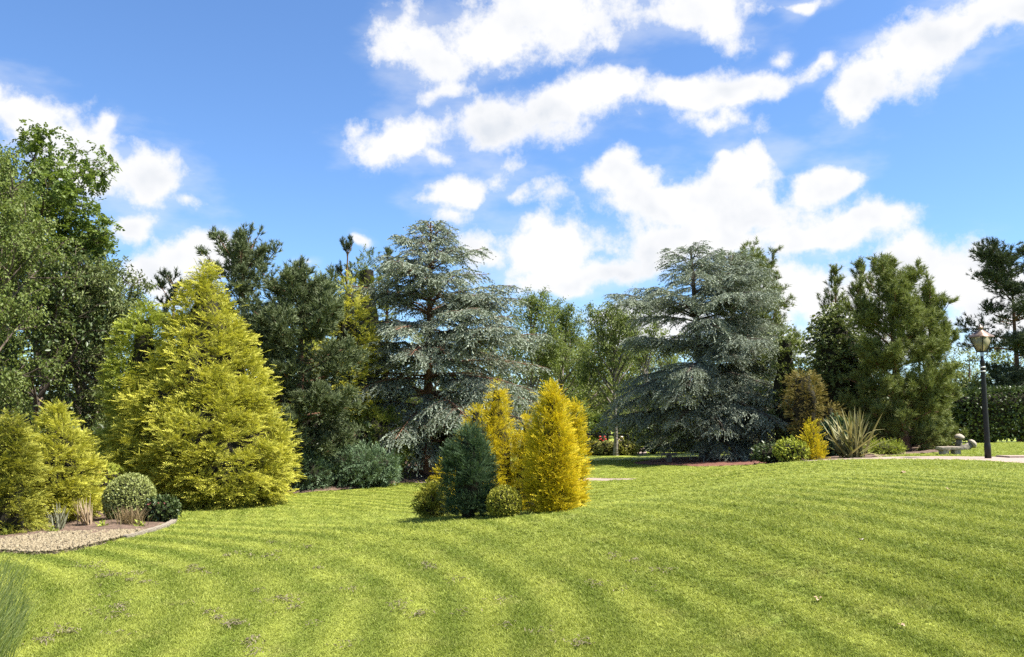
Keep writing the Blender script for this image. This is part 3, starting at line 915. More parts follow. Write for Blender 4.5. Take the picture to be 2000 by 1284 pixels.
def broadleaf(name, label, base, H, prof, mat, n1=16, trunk_r=.2, clear=.25, leaf=.1, per=26, templates=LEAF, elev=(35, 70), bend=-.05, bark='bark', twig_bend=-.2, seed=0, n2=.42, n3=.2, group=None, lean=(0, 0), back=.55, spread=.16, cat='tree', leaf_droop=.3, limb=1.0, cap=.62, rz=0.0):
    TP, tv, tq = trunk_mesh(H * .93, trunk_r, lean, wob=.12)
    t = clear + (.97 - clear) * (np.arange(n1) + rng.uniform(0, 1, n1)) / n1
    az = np.arange(n1) * 2.399963 + rng.uniform(-.6, .6, n1)
    el = R(elev[0]) + R(elev[1] - elev[0]) * (t - clear) / (1 - clear) + rng.normal(0, R(8), n1)
    L = prof(t) * rng.uniform(.8, 1.15, n1) / np.maximum(np.cos(el), .35)
    L = np.minimum(L, H * cap)
    P0, _ = along(TP, np.zeros(n1, int), t)
    D = np.stack([np.cos(az) * np.cos(el), np.sin(az) * np.cos(el), np.sin(el)], 1)
    P1 = poly(P0, D, L, bend, 6, .1)
    P2, L2, i2, s2 = sprout(P1, L, np.maximum(4, L / n2).astype(int), (.2, 1.0), .75, lambda lp, s: .25 + .48 * lp * (1.1 - s), bend, 5, wob=.1, up_bias=.15, ang_sd=.25)
    P3, L3, i3, s3 = sprout(P2, L2, np.maximum(3, L2 / n3).astype(int), (.2, 1.0), .75, lambda lp, s: .22 + .35 * lp * (1.1 - s), twig_bend, 4, wob=.08, ang_sd=.3)
    br = cat_q(tubes(P1, (.02 + .016 * L) * limb, np.full(n1, .012 * limb), 6), tubes(P2, .008 + .008 * L2, np.full(len(L2), .004), 4), tubes(P3, np.full(len(L3), .005), np.full(len(L3), .002), 3))
    idx = np.repeat(np.arange(len(P3)), per)
    s = rng.uniform(.15, 1.05, len(idx))
    p, tdir = along(P3, idx, s)
    p = p + rng.normal(0, spread * .5, p.shape)
    k = facing(p, base, back); p, tdir, idx = p[k], tdir[k], idx[k]
    n = len(p)
    d = unit(tdir * .5 + rng.normal(0, .6, (n, 3)) + np.array([0, 0, -leaf_droop]))
    fr = frames(d, up=unit(np.tile([0, 0, 1.0], (n, 1)) + rng.normal(0, .5, (n, 3))))
    wz = waves(seed + 3, 7, 1.2, 4)
    tint = np.clip(.45 + .4 * wnoise(p, wz) + rng.normal(0, .18, n), 0, 1)
    crown = stamp(templates, p, fr, np.repeat((leaf * rng.uniform(.7, 1.3, n))[:, None], 3, 1), tint, rng.uniform(.1, 1, n))
    return finish_tree(name, label, cat, base, (tv, tq), br, crown, mat, bark, group, rz)


def leafy_mound(name, label, base, rx, ry, H, mat, n, leaf, templates=LEAF, seed=0, cat='shrub', lobes=.06, clipped=True, core=.82, core_mat='twig', group=None, square=2.0, upright=.4, part='foliage', rz=0.0, lobe_scale=(3, 7), trunk=False):
    """Rounded shrub (or box hedge when square is large) covered with single leaves over a twiggy interior."""
    wl = waves(seed + 4, 8, *lobe_scale)

    def surf(v):
        e = square
        f = (np.abs(v[:, 0]) ** e + np.abs(v[:, 1]) ** e + np.abs(v[:, 2]) ** e) ** (-1 / e)
        return v * f[:, None] * (1 + lobes * wnoise(v * 1.7, wl))[:, None]
    v = unit(rng.normal(size=(n * 3, 3))); v = v[v[:, 2] > -.72]
    k = (v[:, 1] < .3) | (rng.uniform(0, 1, len(v)) < .4)
    v = v[k][:n]; n = len(v)
    s = surf(v)
    C = np.array([0, 0, H * .45]); S3 = np.array([rx, ry, H * .55])
    if square > 3: C, S3 = np.array([0, 0, H * .5]), np.array([rx, ry, H * .5])
    nrm = unit(v / S3)
    p = C + s * S3 - nrm * (rng.uniform(-.2, 1.6, n) * leaf)[:, None]
    p[:, 2] = np.maximum(p[:, 2], .02)
    d = unit(nrm + rng.normal(0, .7, (n, 3)) + np.array([0, 0, upright]))
    fr = frames(d, up=unit(nrm + rng.normal(0, .4, (n, 3)) + np.array([0, 0, .4])))
    wt = waves(seed + 6, 7, 3, 9)
    tint = np.clip(.45 + .35 * wnoise(p / max(rx, .3), wt) + rng.normal(0, .2, n), 0, 1)
    crown = stamp(templates, p, fr, np.repeat((leaf * rng.uniform(.7, 1.35, n))[:, None], 3, 1), tint, rng.uniform(.1, 1, n))
    e = thing(name, label, cat, base, group, rz)
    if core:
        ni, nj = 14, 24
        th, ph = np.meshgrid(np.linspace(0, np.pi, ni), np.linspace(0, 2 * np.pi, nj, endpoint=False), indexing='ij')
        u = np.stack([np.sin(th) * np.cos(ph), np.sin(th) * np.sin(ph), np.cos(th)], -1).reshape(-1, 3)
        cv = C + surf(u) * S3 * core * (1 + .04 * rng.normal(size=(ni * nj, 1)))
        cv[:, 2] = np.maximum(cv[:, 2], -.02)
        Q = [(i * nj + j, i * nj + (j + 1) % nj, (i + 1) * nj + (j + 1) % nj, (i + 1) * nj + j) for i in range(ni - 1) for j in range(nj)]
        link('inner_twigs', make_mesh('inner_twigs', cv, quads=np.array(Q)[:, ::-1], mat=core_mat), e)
    V, T, a, b = crown
    link(part, make_mesh(part, V, tris=T, mat=mat, tint=a, tip=b), e)
    return e


def blade_strip(L, wid, lean, az, bendk, K=5, x0=0, y0=0, twist=0.0):
    """One arching strap leaf as a folded strip."""
    V, Q = [], []
    out = np.array([math.cos(az), math.sin(az), 0]); side = np.array([-math.sin(az), math.cos(az), 0])
    p = np.array([x0, y0, 0.0]); th = lean
    for i in range(K):
        s = i / (K - 1)
        w = wid * (1 - .75 * s ** 2.2) * (.7 + .6 * min(s * 3, .5))
        if i == K - 1: w = wid * .06
        d = out * math.sin(th) + np.array([0, 0, math.cos(th)])
        nrm = out * math.cos(th) - np.array([0, 0, math.sin(th)])
        sd_ = side * math.cos(twist * s) + nrm * math.sin(twist * s)
        V += [p - sd_ * w, p - nrm * w * .35, p + sd_ * w]
        p = p + d * L / (K - 1); th += bendk / (K - 1)
    for i in range(K - 1):
        b = i * 3
        Q += [(b, b + 1, b + 4, b + 3), (b + 1, b + 2, b + 5, b + 4)]
    return np.array(V), np.array(Q)


def blade_clump(name, label, base, n, L, wid, mat, lean=(.05, .9), bend=.8, r0=.08, cat='plant', group=None, part='blades', K=4, az_rng=(0, 6.283), seedheads=False):
    parts = []
    tv = []
    for i in range(n):
        V, Q = blade_strip(L * rng.uniform(.55, 1.1), wid, rng.uniform(*lean), rng.uniform(*az_rng), rng.uniform(.2, 1) * bend, K, *(rng.normal(0, r0, 2)))
        parts.append((V, Q)); tv.append(np.full(len(V), rng.uniform(0, 1)))
    V, Q = cat_q(*parts)
    tip = np.clip(V[:, 2] / max(V[:, 2].max(), .01), 0, 1) ** 2
    e = thing(name, label, cat, base, group)
    link(part, make_mesh(part, V, quads=Q, mat=mat, tint=np.concatenate(tv), tip=tip), e)
    return e


# ------------------------------------------------------------------ ground sheets
def lawn_sheet():
    def axis(lo, hi, step, far, g=1.35):
        a = list(np.arange(lo, hi + 1e-6, step)); s = step
        while a[-1] < far: s *= g; a.append(a[-1] + s)
        s = step
        while a[0] > -far: s *= g; a.insert(0, a[0] - s)
        return np.array(a)
    xs, ys = axis(-20, 22, .5, 2500), axis(0, 44, .5, 2500)
    Xg, Yg = np.meshgrid(xs, ys, indexing='ij')
    Z = ground(Xg, Yg)
    V = np.stack([Xg, Yg, Z], -1).reshape(-1, 3)
    nx, ny = len(xs), len(ys)
    i, j = np.meshgrid(np.arange(nx - 1), np.arange(ny - 1), indexing='ij')
    b = (i * ny + j).ravel()
    Q = np.stack([b, b + ny, b + ny + 1, b + 1], 1)
    structure(link('ground', make_mesh('ground', V, quads=Q, mat='lawn', smooth=True)))


lawn_sheet()


def inside(poly_, x, y):
    x = np.asarray(x); y = np.asarray(y)
    c = np.zeros(x.shape, bool); n = len(poly_)
    for i in range(n):
        x1, y1 = poly_[i]; x2, y2 = poly_[(i + 1) % n]
        hit = ((y1 > y) != (y2 > y)) & (x < (x2 - x1) * (y - y1) / (y2 - y1 + 1e-12) + x1)
        c ^= hit
    return c


def smooth_poly(P, k=6):
    """Closed Catmull-Rom through world points."""
    P = np.asarray(P)[:, :2]; n = len(P); out = []
    for i in range(n):
        p0, p1, p2, p3 = P[i - 1], P[i], P[(i + 1) % n], P[(i + 2) % n]
        for t in np.arange(k) / k:
            out.append(.5 * ((2 * p1) + (p2 - p0) * t + (2 * p0 - 5 * p1 + 4 * p2 - p3) * t * t + (3 * p1 - p0 - 3 * p2 + p3) * t ** 3))
    return np.array(out)


def sheet(name, poly_, mat, lift, step=.3, rough=.0, mound=0.0):
    lo, hi = poly_.min(0), poly_.max(0)
    gx, gy = np.meshgrid(np.arange(lo[0], hi[0], step), np.arange(lo[1], hi[1], step))
    gx = gx.ravel() + rng.uniform(-.2, .2, gx.size) * step; gy = gy.ravel() + rng.uniform(-.2, .2, gy.size) * step
    k = inside(poly_, gx, gy); pts = np.concatenate([poly_, np.stack([gx[k], gy[k]], 1)])
    n = len(poly_)
    r = delaunay_2d_cdt([Vector(p) for p in pts], [], [list(range(n))], 1, 1e-5)
    P = np.array([tuple(v) for v in r[0]])
    z = ground(P[:, 0], P[:, 1]) + lift
    dmin = np.full(len(P), 9.0)
    for a in poly_[::2]:
        dmin = np.minimum(dmin, np.hypot(P[:, 0] - a[0], P[:, 1] - a[1]))
    z = z + (rng.normal(0, 1, len(P)) * rough + mound) * np.clip(dmin / .4, 0, 1)
    V = np.column_stack([P, z])
    F = [tuple(f) for f in r[2] if len(f) == 3]
    return structure(link(name, make_mesh(name, V, tris=np.array(F), mat=mat, smooth=True)))


GP = lambda pts: np.array([gp(*p) for p in pts])

# left border: soil under the conifers, a crescent of gravel at the lawn edge
border = smooth_poly(np.concatenate([
    GP([(-120, 1074), (0, 1081), (70, 1085), (140, 1078), (200, 1064), (250, 1051), (300, 1038), (328, 1027), (338, 1018), (330, 1008), (310, 996), (340, 988), (420, 988), (500, 981), (556, 968), (610, 962), (680, 957), (740, 949), (790, 944), (850, 941), (880, 936)]),
    np.array([(-1.5, 31, 0), (-4, 36, 0), (-14, 38, 0), (-22, 26, 0), (-13, 13, 0)])]))
sheet('border_soil', border, 'soil', .006, .35, .02, .05)
gravel_poly = smooth_poly(GP([(-130, 1078), (0, 1083.5), (70, 1087.5), (140, 1080.5), (200, 1066), (248, 1053), (283, 1043.5), (200, 1044.5), (110, 1048), (40, 1056), (-40, 1063), (-130, 1066)]))
sheet('gravel_strip', gravel_poly, 'gravel_bed', .012, .12, .003, .05)
# bed under the right-hand cedar
cedar_bed = smooth_poly(GP([(1238, 906), (1290, 909.5), (1350, 911.5), (1420, 912), (1490, 909), (1530, 904), (1500, 899), (1420, 894), (1340, 894), (1280, 899)]))
sheet('mulch_bed', cedar_bed, 'mulch', .006, .25, .015, .03)
right_bed = smooth_poly(np.concatenate([GP([(1500, 906), (1560, 902.5), (1640, 897.5), (1720, 893.5), (1790, 888), (1850, 884), (1868, 880)]), np.array([(16.5, 30, 0), (15, 36, 0), (10, 36, 0), (9, 28, 0)])]))
sheet('planting_bed_soil', right_bed, 'soil', .007, .3, .015, .02)
# paths
path_main = smooth_poly(GP([(1470, 909.5), (1520, 906.5), (1600, 901.5), (1700, 898.5), (1800, 899.5), (1900, 901.5), (2000, 906), (2150, 914), (2150, 894), (2000, 893.5), (1900, 892.8), (1800, 892.4), (1700, 894.2), (1600, 899), (1520, 904.5)]))
sheet('path', path_main, 'path', .012, .25)
path_mid = smooth_poly(GP([(820, 944), (960, 943.5), (1135, 941), (1190, 940), (1248, 935.8), (1190, 935.2), (1135, 935), (960, 937), (820, 938)]))
sheet('path_behind_shrubs', path_mid, 'path', .012, .25)
path_far = smooth_poly(GP([(1243, 887.5), (1262, 887), (1259, 876), (1250, 876)]))
sheet('path_through_hedge', path_far, 'path', .012, .3)


# stone kerb stones round the tip of the left bed
def bevel_box(sx, sy, sz, b=.012, jit=.0):
    import bmesh
    bm = bmesh.new(); bmesh.ops.create_cube(bm, size=1)
    for v in bm.verts: v.co = Vector((v.co.x * sx, v.co.y * sy, v.co.z * sz))
    bmesh.ops.bevel(bm, geom=list(bm.edges), offset=b, segments=2, affect='EDGES')
    if jit:
        for v in bm.verts: v.co += Vector(rng.normal(0, jit, 3))
    return bm


def bm_mesh(bm, name, mat, smooth=False):
    me = bpy.data.meshes.new(name); bm.to_mesh(me); bm.free()
    me.materials.append(MAT[mat])
    if smooth:
        me.polygons.foreach_set('use_smooth', np.ones(len(me.polygons), bool))
    return me


def kerb():
    pts = smooth_poly(GP([(240, 1054), (300, 1039.5), (329, 1028.5), (341, 1018.5), (333, 1007), (325, 1002), (310, 1010), (280, 1030)]), 10)[:42]
    root = thing('stone_kerb', 'pale stone edging curving round the tip of the left bed', 'kerb', (pts[20][0], pts[20][1], ground(*pts[20]) + .02))
    seg = np.hypot(*np.diff(pts, axis=0).T); cum = np.concatenate([[0], np.cumsum(seg)])
    me = bm_mesh(bevel_box(.27, .09, .10, .014, .004), 'kerb_stone', 'kerb')
    bpy.context.view_layer.update()
    inv = root.matrix_world.inverted()
    for d in np.arange(.15, cum[-1] - .1, .285):
        x, y = np.interp(d, cum, pts[:, 0]), np.interp(d, cum, pts[:, 1]); x2, y2 = np.interp(d + .1, cum, pts[:, 0]), np.interp(d + .1, cum, pts[:, 1])
        o = link('kerb_stone', me, root, inv @ Vector((x, y, ground(x, y) + .012)), math.atan2(y2 - y, x2 - x))


kerb()


def gravel():
    lo, hi = gravel_poly.min(0), gravel_poly.max(0)
    n = 5500
    x, y = rng.uniform(lo[0], hi[0], n), rng.uniform(lo[1], hi[1], n)
    k = inside(gravel_poly, x, y); x, y = x[k], y[k]; n = len(x)
    base = np.array([(1, 0, 0), (-1, 0, 0), (0, 1, 0), (0, -1, 0), (0, 0, .7), (0, 0, -.7)], float)
    T = np.array([(0, 2, 4), (2, 1, 4), (1, 3, 4), (3, 0, 4), (2, 0, 5), (1, 2, 5), (3, 1, 5), (0, 3, 5)])
    p = np.column_stack([x, y, ground(x, y) + .062])
    V, F, a, b = stamp([(base, T, np.ones(6))], p, frames(rng.normal(size=(n, 3))), rng.uniform(.010, .026, (n, 3)) * (1 + .9 * rng.uniform(0, 1, (n, 1)) ** 4), rng.uniform(0, 1, n), rng.uniform(0, 1, n))
    m = leaf_mat('gravel_stones', (.085, .064, .034), (.18, .143, .085), (.29, .24, .155), 0, .9, .2)
    o = link('gravel', make_mesh('gravel', V, tris=F, mat=m, tint=a, tip=b))
    tag(o, 'pinkish buff gravel crescent at the edge of the left bed', 'gravel', kind='stuff')


gravel()


def place(px, Y, py_top, prof_px):
    """Base point, height and radius profile for a plant from its outline: prof_px = [(py, half width in px), ...] from top to bottom."""
    b = spot(px, Y)
    zt = top_of(py_top, Y); H = zt - b[2]
    pts = sorted(((top_of(py, Y) - b[2]) / H, hw * m_per_px(Y)) for py, hw in prof_px)
    pts = [(max(0.0, t), r) for t, r in pts]
    return b, H, profile(pts)


# ------------------------------------------------------------------ left group
b, H, pr = place(15, 27, 385, [(385, 90), (430, 170), (510, 195), (600, 195), (700, 150), (860, 60)])
broadleaf('ash_tree', 'tallest leafy tree at the left edge with fresh green compound leaves and bare inner boughs', b, H, pr, 'ash', n1=40, trunk_r=.2, clear=.18, leaf=.26, per=7, templates=PINNATE, n2=.33, n3=.18, elev=(5, 52), cap=.42, seed=1, spread=.22)
b, H, pr = place(-25, 19, 372, [(372, 20), (450, 70), (560, 105), (700, 120), (820, 100), (900, 60)])
broadleaf('birch_tree', 'weeping birch with hanging olive leaves cut off by the left edge', b, H, pr, 'birch', n1=30, trunk_r=.09, clear=.12, leaf=.07, per=36, elev=(40, 70), twig_bend=-.7, n2=.30, n3=.15, bark='bark', limb=.5, seed=2, leaf_droop=.6, spread=.14)
b, H, pr = place(180, 22.5, 600, [(600, 30), (650, 70), (700, 85), (760, 85), (840, 60)])
broadleaf('willow_tree', 'grey green willow with narrow leaves between the tall leafy tree and the golden cypress', b, H, pr, 'willow', n1=34, trunk_r=.12, clear=.08, leaf=.13, per=30, templates=LEAF_NARROW, elev=(30, 75), twig_bend=-.15, n2=.28, n3=.16, seed=3, spread=.16)
b, H, pr = place(75, 21, 640, [(640, 60), (700, 110), (800, 130), (900, 120)])
broadleaf('evergreen_shrub', 'dark leafy evergreen shrub in shade behind the small golden cypresses', b, H, pr, 'laurel', n1=22, trunk_r=.07, clear=.04, leaf=.12, per=14, elev=(15, 75), n2=.3, n3=.18, seed=4, cat='shrub', back=.3)
b, H, pr = place(330, 26, 540, [(540, 20), (600, 40), (700, 60), (850, 70)])
pine('pine_tree', 'dark pine whose tip shows left of the golden cypress top', b, H, pr, 'pine_dark', n1=24, tuft=.15, dens=.7, seed=6, clear=.3)
b, H, pr = place(150, 24.5, 690, [(690, 80), (760, 130), (880, 140)])
broadleaf('evergreen_shrub', 'deep shaded evergreen shrub filling the gap below the willow', b, H, pr, 'laurel', n1=20, trunk_r=.07, clear=.04, leaf=.13, per=12, elev=(15, 75), n2=.32, n3=.2, seed=5, cat='shrub', back=.3)

# small golden cypresses in the left bed
b = gp(4, 1046); Y = b[1]
_, H, pr = place(4, Y, 800, [(800, 4), (840, 26), (900, 48), (970, 62), (1030, 66), (1046, 50)])
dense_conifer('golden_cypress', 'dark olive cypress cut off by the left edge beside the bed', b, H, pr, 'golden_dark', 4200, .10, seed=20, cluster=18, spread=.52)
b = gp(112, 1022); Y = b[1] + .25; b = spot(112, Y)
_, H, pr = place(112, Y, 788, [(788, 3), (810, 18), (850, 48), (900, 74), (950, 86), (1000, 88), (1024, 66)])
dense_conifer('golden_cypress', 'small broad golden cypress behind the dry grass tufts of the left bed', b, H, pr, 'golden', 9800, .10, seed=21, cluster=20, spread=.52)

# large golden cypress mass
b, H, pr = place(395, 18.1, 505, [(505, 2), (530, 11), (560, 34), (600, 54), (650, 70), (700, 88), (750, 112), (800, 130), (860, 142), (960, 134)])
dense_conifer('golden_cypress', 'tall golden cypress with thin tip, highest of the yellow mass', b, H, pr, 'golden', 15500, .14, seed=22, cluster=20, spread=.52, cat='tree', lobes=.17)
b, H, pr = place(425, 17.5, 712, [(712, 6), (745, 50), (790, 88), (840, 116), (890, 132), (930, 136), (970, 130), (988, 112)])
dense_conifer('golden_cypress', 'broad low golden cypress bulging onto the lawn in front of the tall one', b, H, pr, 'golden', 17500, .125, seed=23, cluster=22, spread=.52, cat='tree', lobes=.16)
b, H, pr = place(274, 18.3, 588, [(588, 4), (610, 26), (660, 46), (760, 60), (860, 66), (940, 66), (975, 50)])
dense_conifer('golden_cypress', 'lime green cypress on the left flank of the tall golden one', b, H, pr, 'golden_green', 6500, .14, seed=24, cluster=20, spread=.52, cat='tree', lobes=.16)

# pines and conifers behind
b, H, pr = place(478, 23.5, 478, [(478, 8), (500, 36), (540, 66), (600, 90), (680, 100), (800, 95), (900, 60)])
pine('pine_tree', 'tall blue green pine rising behind the golden cypress, with two bushy tops', b, H, pr, 'pine_blue', n1=66, tuft=.15, dens=.6, fill=24, padr=.14, n2=.26, seed=7, clear=.08, trunk_r=.16, lean=(-.2, 0), elev=(0, 58), bend=.18)
b, H, pr = place(585, 22, 538, [(538, 8), (565, 50), (620, 84), (690, 112), (780, 128), (850, 120), (900, 95), (930, 60)])
pine('pine_tree', 'broad blue green pine with rounded pads between golden cypress and left cedar', b, H, pr, 'pine_blue', n1=76, tuft=.145, dens=.6, fill=28, padr=.15, n2=.26, seed=8, clear=.06, trunk_r=.18, elev=(0, 45), bend=.16)
b, H, pr = place(605, 27, 516, [(516, 20), (530, 38), (570, 44), (650, 50), (850, 50)])
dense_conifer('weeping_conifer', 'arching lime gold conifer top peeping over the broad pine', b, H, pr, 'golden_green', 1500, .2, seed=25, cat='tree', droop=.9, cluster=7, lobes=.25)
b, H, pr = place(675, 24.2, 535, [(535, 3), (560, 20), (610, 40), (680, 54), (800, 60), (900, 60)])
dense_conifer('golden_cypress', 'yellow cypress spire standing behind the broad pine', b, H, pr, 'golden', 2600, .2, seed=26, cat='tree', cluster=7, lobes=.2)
b, H, pr = place(712, 28, 486, [(486, 8), (510, 28), (560, 44), (650, 55), (900, 60)])
dense_conifer('green_thuja', 'green arborvitae spire between yellow cypress and left cedar', b, H, pr, 'thuja_green', 2400, .21, seed=27, cat='tree', cluster=7, lobes=.2)
b, H, pr = place(672, 30, 470, [(470, 5), (500, 18), (560, 30), (700, 50), (900, 50)])
pine('pine_tree', 'thin pine tip above the yellow cypress spire', b, H, pr, 'pine_dark', n1=26, tuft=.14, dens=.7, seed=9, clear=.3, elev=(20, 60))
b, H, pr = place(752, 31, 488, [(488, 4), (520, 16), (580, 28), (700, 40), (900, 45)])
pine('pine_tree', 'slender pine tip close against the left side of the left cedar', b, H, pr, 'pine_blue', n1=24, tuft=.14, dens=.7, seed=10, clear=.3, elev=(20, 60))

# left cedar
b, H, pr = place(838, 25.8, 424, [(424, 6), (450, 28), (500, 82), (560, 145), (620, 185), (690, 222), (760, 235), (830, 215), (870, 150)])
b = spot(833, 25.8)
cedar('blue_cedar', 'blue grey cedar with drooping tiers left of centre behind the amber shrubs', b, H, pr, trunk_r=.19, n1=120, clear=.13, lean=(.1, 0), seed=30, bark='bark_red', tiers=14)

# shrubs at the foot of the pines
b = gp(592, 962)
leafy_mound('spreading_juniper', 'small grey green juniper mound beside the golden cypress foot', b + np.array([0, .5, 0]), .52, .5, 1.0, 'juniper', 900, .17, FROND_S, seed=40, lobes=.16, square=2)
b = gp(690, 955)
leafy_mound('spreading_juniper', 'wide layered green juniper sprawling at the lawn edge below the pine', b + np.array([0, .7, 0]), 1.05, .75, 1.0, 'juniper', 2200, .19, FROND_S, seed=41, lobes=.2, square=2)
b = spot(735, 24)
leafy_mound('yew_shrub', 'dark yew like shrub in the shade left of the cedar trunk', b, 1.1, .8, 2.0, 'thuja_green', 1700, .17, FROND_S, seed=42, lobes=.2)
b = spot(640, 23.6)
leafy_mound('evergreen_shrub', 'dark shrub in the shade under the broad pine', b, 1.5, .8, 2.0, 'laurel', 2600, .13, seed=43, lobes=.2)
b = spot(900, 29)
leafy_mound('evergreen_shrub', 'shaded leafy shrub behind the left cedar trunk', b, 2.0, 1.0, 2.6, 'laurel', 3800, .14, seed=44, lobes=.2)

# ------------------------------------------------------------------ amber shrub group on the lawn
g = 'amber arborvitae in the lawn island'
AM = [
    (970, 1003, 737, [(737, 2), (755, 11), (790, 23), (830, 32), (880, 40), (940, 46), (990, 45), (1003, 40)], 'tall amber arborvitae with slim tip, left of the two highest in the island', 3300, .55),
    (930, 1004, 784, [(784, 2), (805, 15), (850, 34), (900, 48), (950, 56), (1004, 52)], 'amber arborvitae half hidden by the blue green conifer', 2300, .5),
    (1076, 1002, 744, [(744, 2), (765, 11), (800, 25), (850, 37), (910, 46), (970, 46), (1004, 38)], 'tall amber arborvitae on the island, right of the two highest', 3800, .0),
    (1122, 996, 782, [(782, 2), (800, 9), (830, 15), (900, 18), (960, 18), (996, 14)], 'narrow amber arborvitae column at the right end of the island', 1500, .3),
    (1028, 1003, 812, [(812, 2), (830, 12), (870, 26), (940, 34), (1003, 34)], 'short amber arborvitae filling the gap between the two tall ones', 1700, .35),
    (868, 1004, 895, [(895, 3), (915, 12), (950, 22), (1004, 26)], 'low amber arborvitae skirt showing left of the blue green conifer', 700, .25),
]
for i, (px, pyb, pyt, pf, lab, nf, dy) in enumerate(AM):
    b0 = gp(px, pyb); Y = b0[1] + dy
    bb, H, pr = place(px, Y, pyt, pf)
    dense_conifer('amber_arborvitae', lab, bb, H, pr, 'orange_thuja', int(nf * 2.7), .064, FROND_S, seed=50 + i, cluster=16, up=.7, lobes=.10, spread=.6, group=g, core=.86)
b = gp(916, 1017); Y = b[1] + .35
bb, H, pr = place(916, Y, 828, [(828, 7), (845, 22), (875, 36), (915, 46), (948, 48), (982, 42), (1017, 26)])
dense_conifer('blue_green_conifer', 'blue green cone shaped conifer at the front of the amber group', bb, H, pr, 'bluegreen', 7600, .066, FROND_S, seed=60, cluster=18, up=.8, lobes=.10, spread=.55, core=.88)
b = gp(848, 1016); Y = b[1] + .25
leafy_mound('dwarf_conifer', 'low feathery yellow green conifer at the left foot of the island', spot(846, Y), .21, .21, .50, 'golden_dark', 600, .12, FROND, seed=61, lobes=.1)
b = gp(985, 1016); Y = b[1] + .3
leafy_mound('clipped_shrub', 'small clipped round shrub with golden leaves in front of the amber group', spot(985, Y), .235, .23, .43, 'golden_dark', 2600, .03, seed=62, lobes=.03)

# ------------------------------------------------------------------ left bed plants
b = gp(229, 1026)
leafy_mound('clipped_shrub', 'pale variegated dome shrub clipped round in the left bed', b + np.array([0, .42, 0]), .42, .41, .80, 'variegated', 5200, .036, seed=63, lobes=.02)
b = gp(305, 1024)
leafy_mound('heather_shrub', 'low green shrub with dull red flower heads at the tip of the left bed', b + np.array([0, .22, 0]), .27, .25, .42, 'laurel', 1100, .06, seed=64, lobes=.12)
b = gp(208, 935)
rs = leafy_mound('rose_shrub', 'small green shrub with a red bloom between the two golden cypresses', spot(208, 16.2), .45, .3, .95, 'golden_green', 900, .07, seed=65, lobes=.15)


def blooms(parent, pts, r, mat):
    base = np.array([(1, 0, 0), (-1, 0, 0), (0, 1, 0), (0, -1, 0), (0, 0, .8), (0, 0, -.8), (.6, .6, .3), (-.6, .6, .3), (.6, -.6, .3), (-.6, -.6, .3)], float)
    T = np.array([(0, 6, 4), (6, 2, 4), (2, 7, 4), (7, 1, 4), (1, 9, 4), (9, 3, 4), (3, 8, 4), (8, 0, 4), (0, 2, 5), (2, 1, 5), (1, 3, 5), (3, 0, 5), (0, 2, 6), (2, 1, 7), (1, 3, 9), (3, 0, 8)])
    me = make_mesh('bloom', base * r, tris=T, mat=mat)
    for p in pts:
        o = link('bloom', me, parent, p); o.rotation_euler = tuple(rng.uniform(-.6, .6, 3))


blooms(rs, [(.0, -.28, .82), (.06, -.3, .76)], .05, 'red')
blooms(rs, [(-.05, -.3, .64)], .035, 'pale_pink')
hs = [o for o in bpy.data.objects if o.name.startswith('heather_shrub')][0]
blooms(hs, [(rng.uniform(-.2, .2), -.14 - rng.uniform(0, .06), .34 + rng.uniform(-.05, .06)) for _ in range(9)], .022, 'maroon')

b = gp(170, 1031)
blade_clump('dry_grass_tuft', 'straw coloured dry grass fan against the variegated dome', b, 60, .50, .010, 'straw', lean=(.0, .55), bend=.15, r0=.05, az_rng=(1.9, 4.6))
b = gp(112, 1037)
blade_clump('grey_grass_tuft', 'thin grey green grass tuft in front of the small golden cypress', b, 46, .42, .008, 'greyblade', lean=(.0, .6), bend=.3, r0=.06)
b = gp(250, 1030)
blade_clump('feathery_grass_tuft', 'soft brownish feathery grass in front of the variegated dome', b + np.array([0, .05, 0]), 220, .36, .005, 'heath', lean=(.0, .75), bend=.6, r0=.09, K=3)
for i, (px, py, lab) in enumerate([(10, 1052, 'small weed seedling by the left edge on the bare soil'), (105, 1047, 'small green weed between gravel and soil'), (200, 1036, 'tiny weed on bare soil below the variegated dome'), (276, 1034, 'tiny weed near the stone edging of the left bed')]):
    b = gp(px, py)
    leafy_mound('weed_seedling', lab, b, .07, .07, .12, 'lime', 40, .06, seed=70 + i, core=0, cat='weed', group='weeds in the left bed')

# long grass at the lower left edge


def tall_grass():
    parts, tn = [], []
    for i in range(1500):
        px, py = rng.uniform(-90, 48), rng.uniform(1110, 1330)
        edge = 20 + 30 * math.sin(py * .017)
        if px > edge + rng.normal(0, 10): continue
        g_ = px_to_xyz(px, py, -.08); z = ground(g_[0], g_[1])
        V, Q = blade_strip(rng.uniform(.16, .38), .0035, rng.uniform(.05, .5), rng.uniform(-.9, 1.2), rng.uniform(.3, 1.1), 4)
        parts.append((V + np.array([g_[0], g_[1], z]), Q)); tn.append(np.full(len(V), rng.uniform(0, 1)))
    V, Q = cat_q(*parts)
    o = link('long_grass', make_mesh('long_grass', V, quads=Q, mat='tallgrass', tint=np.concatenate(tn), tip=rng.uniform(0, 1, len(V)) ** 3))
    tag(o, 'uncut long grass leaning over the lawn at the lower left edge', 'long grass', kind='stuff')


tall_grass()

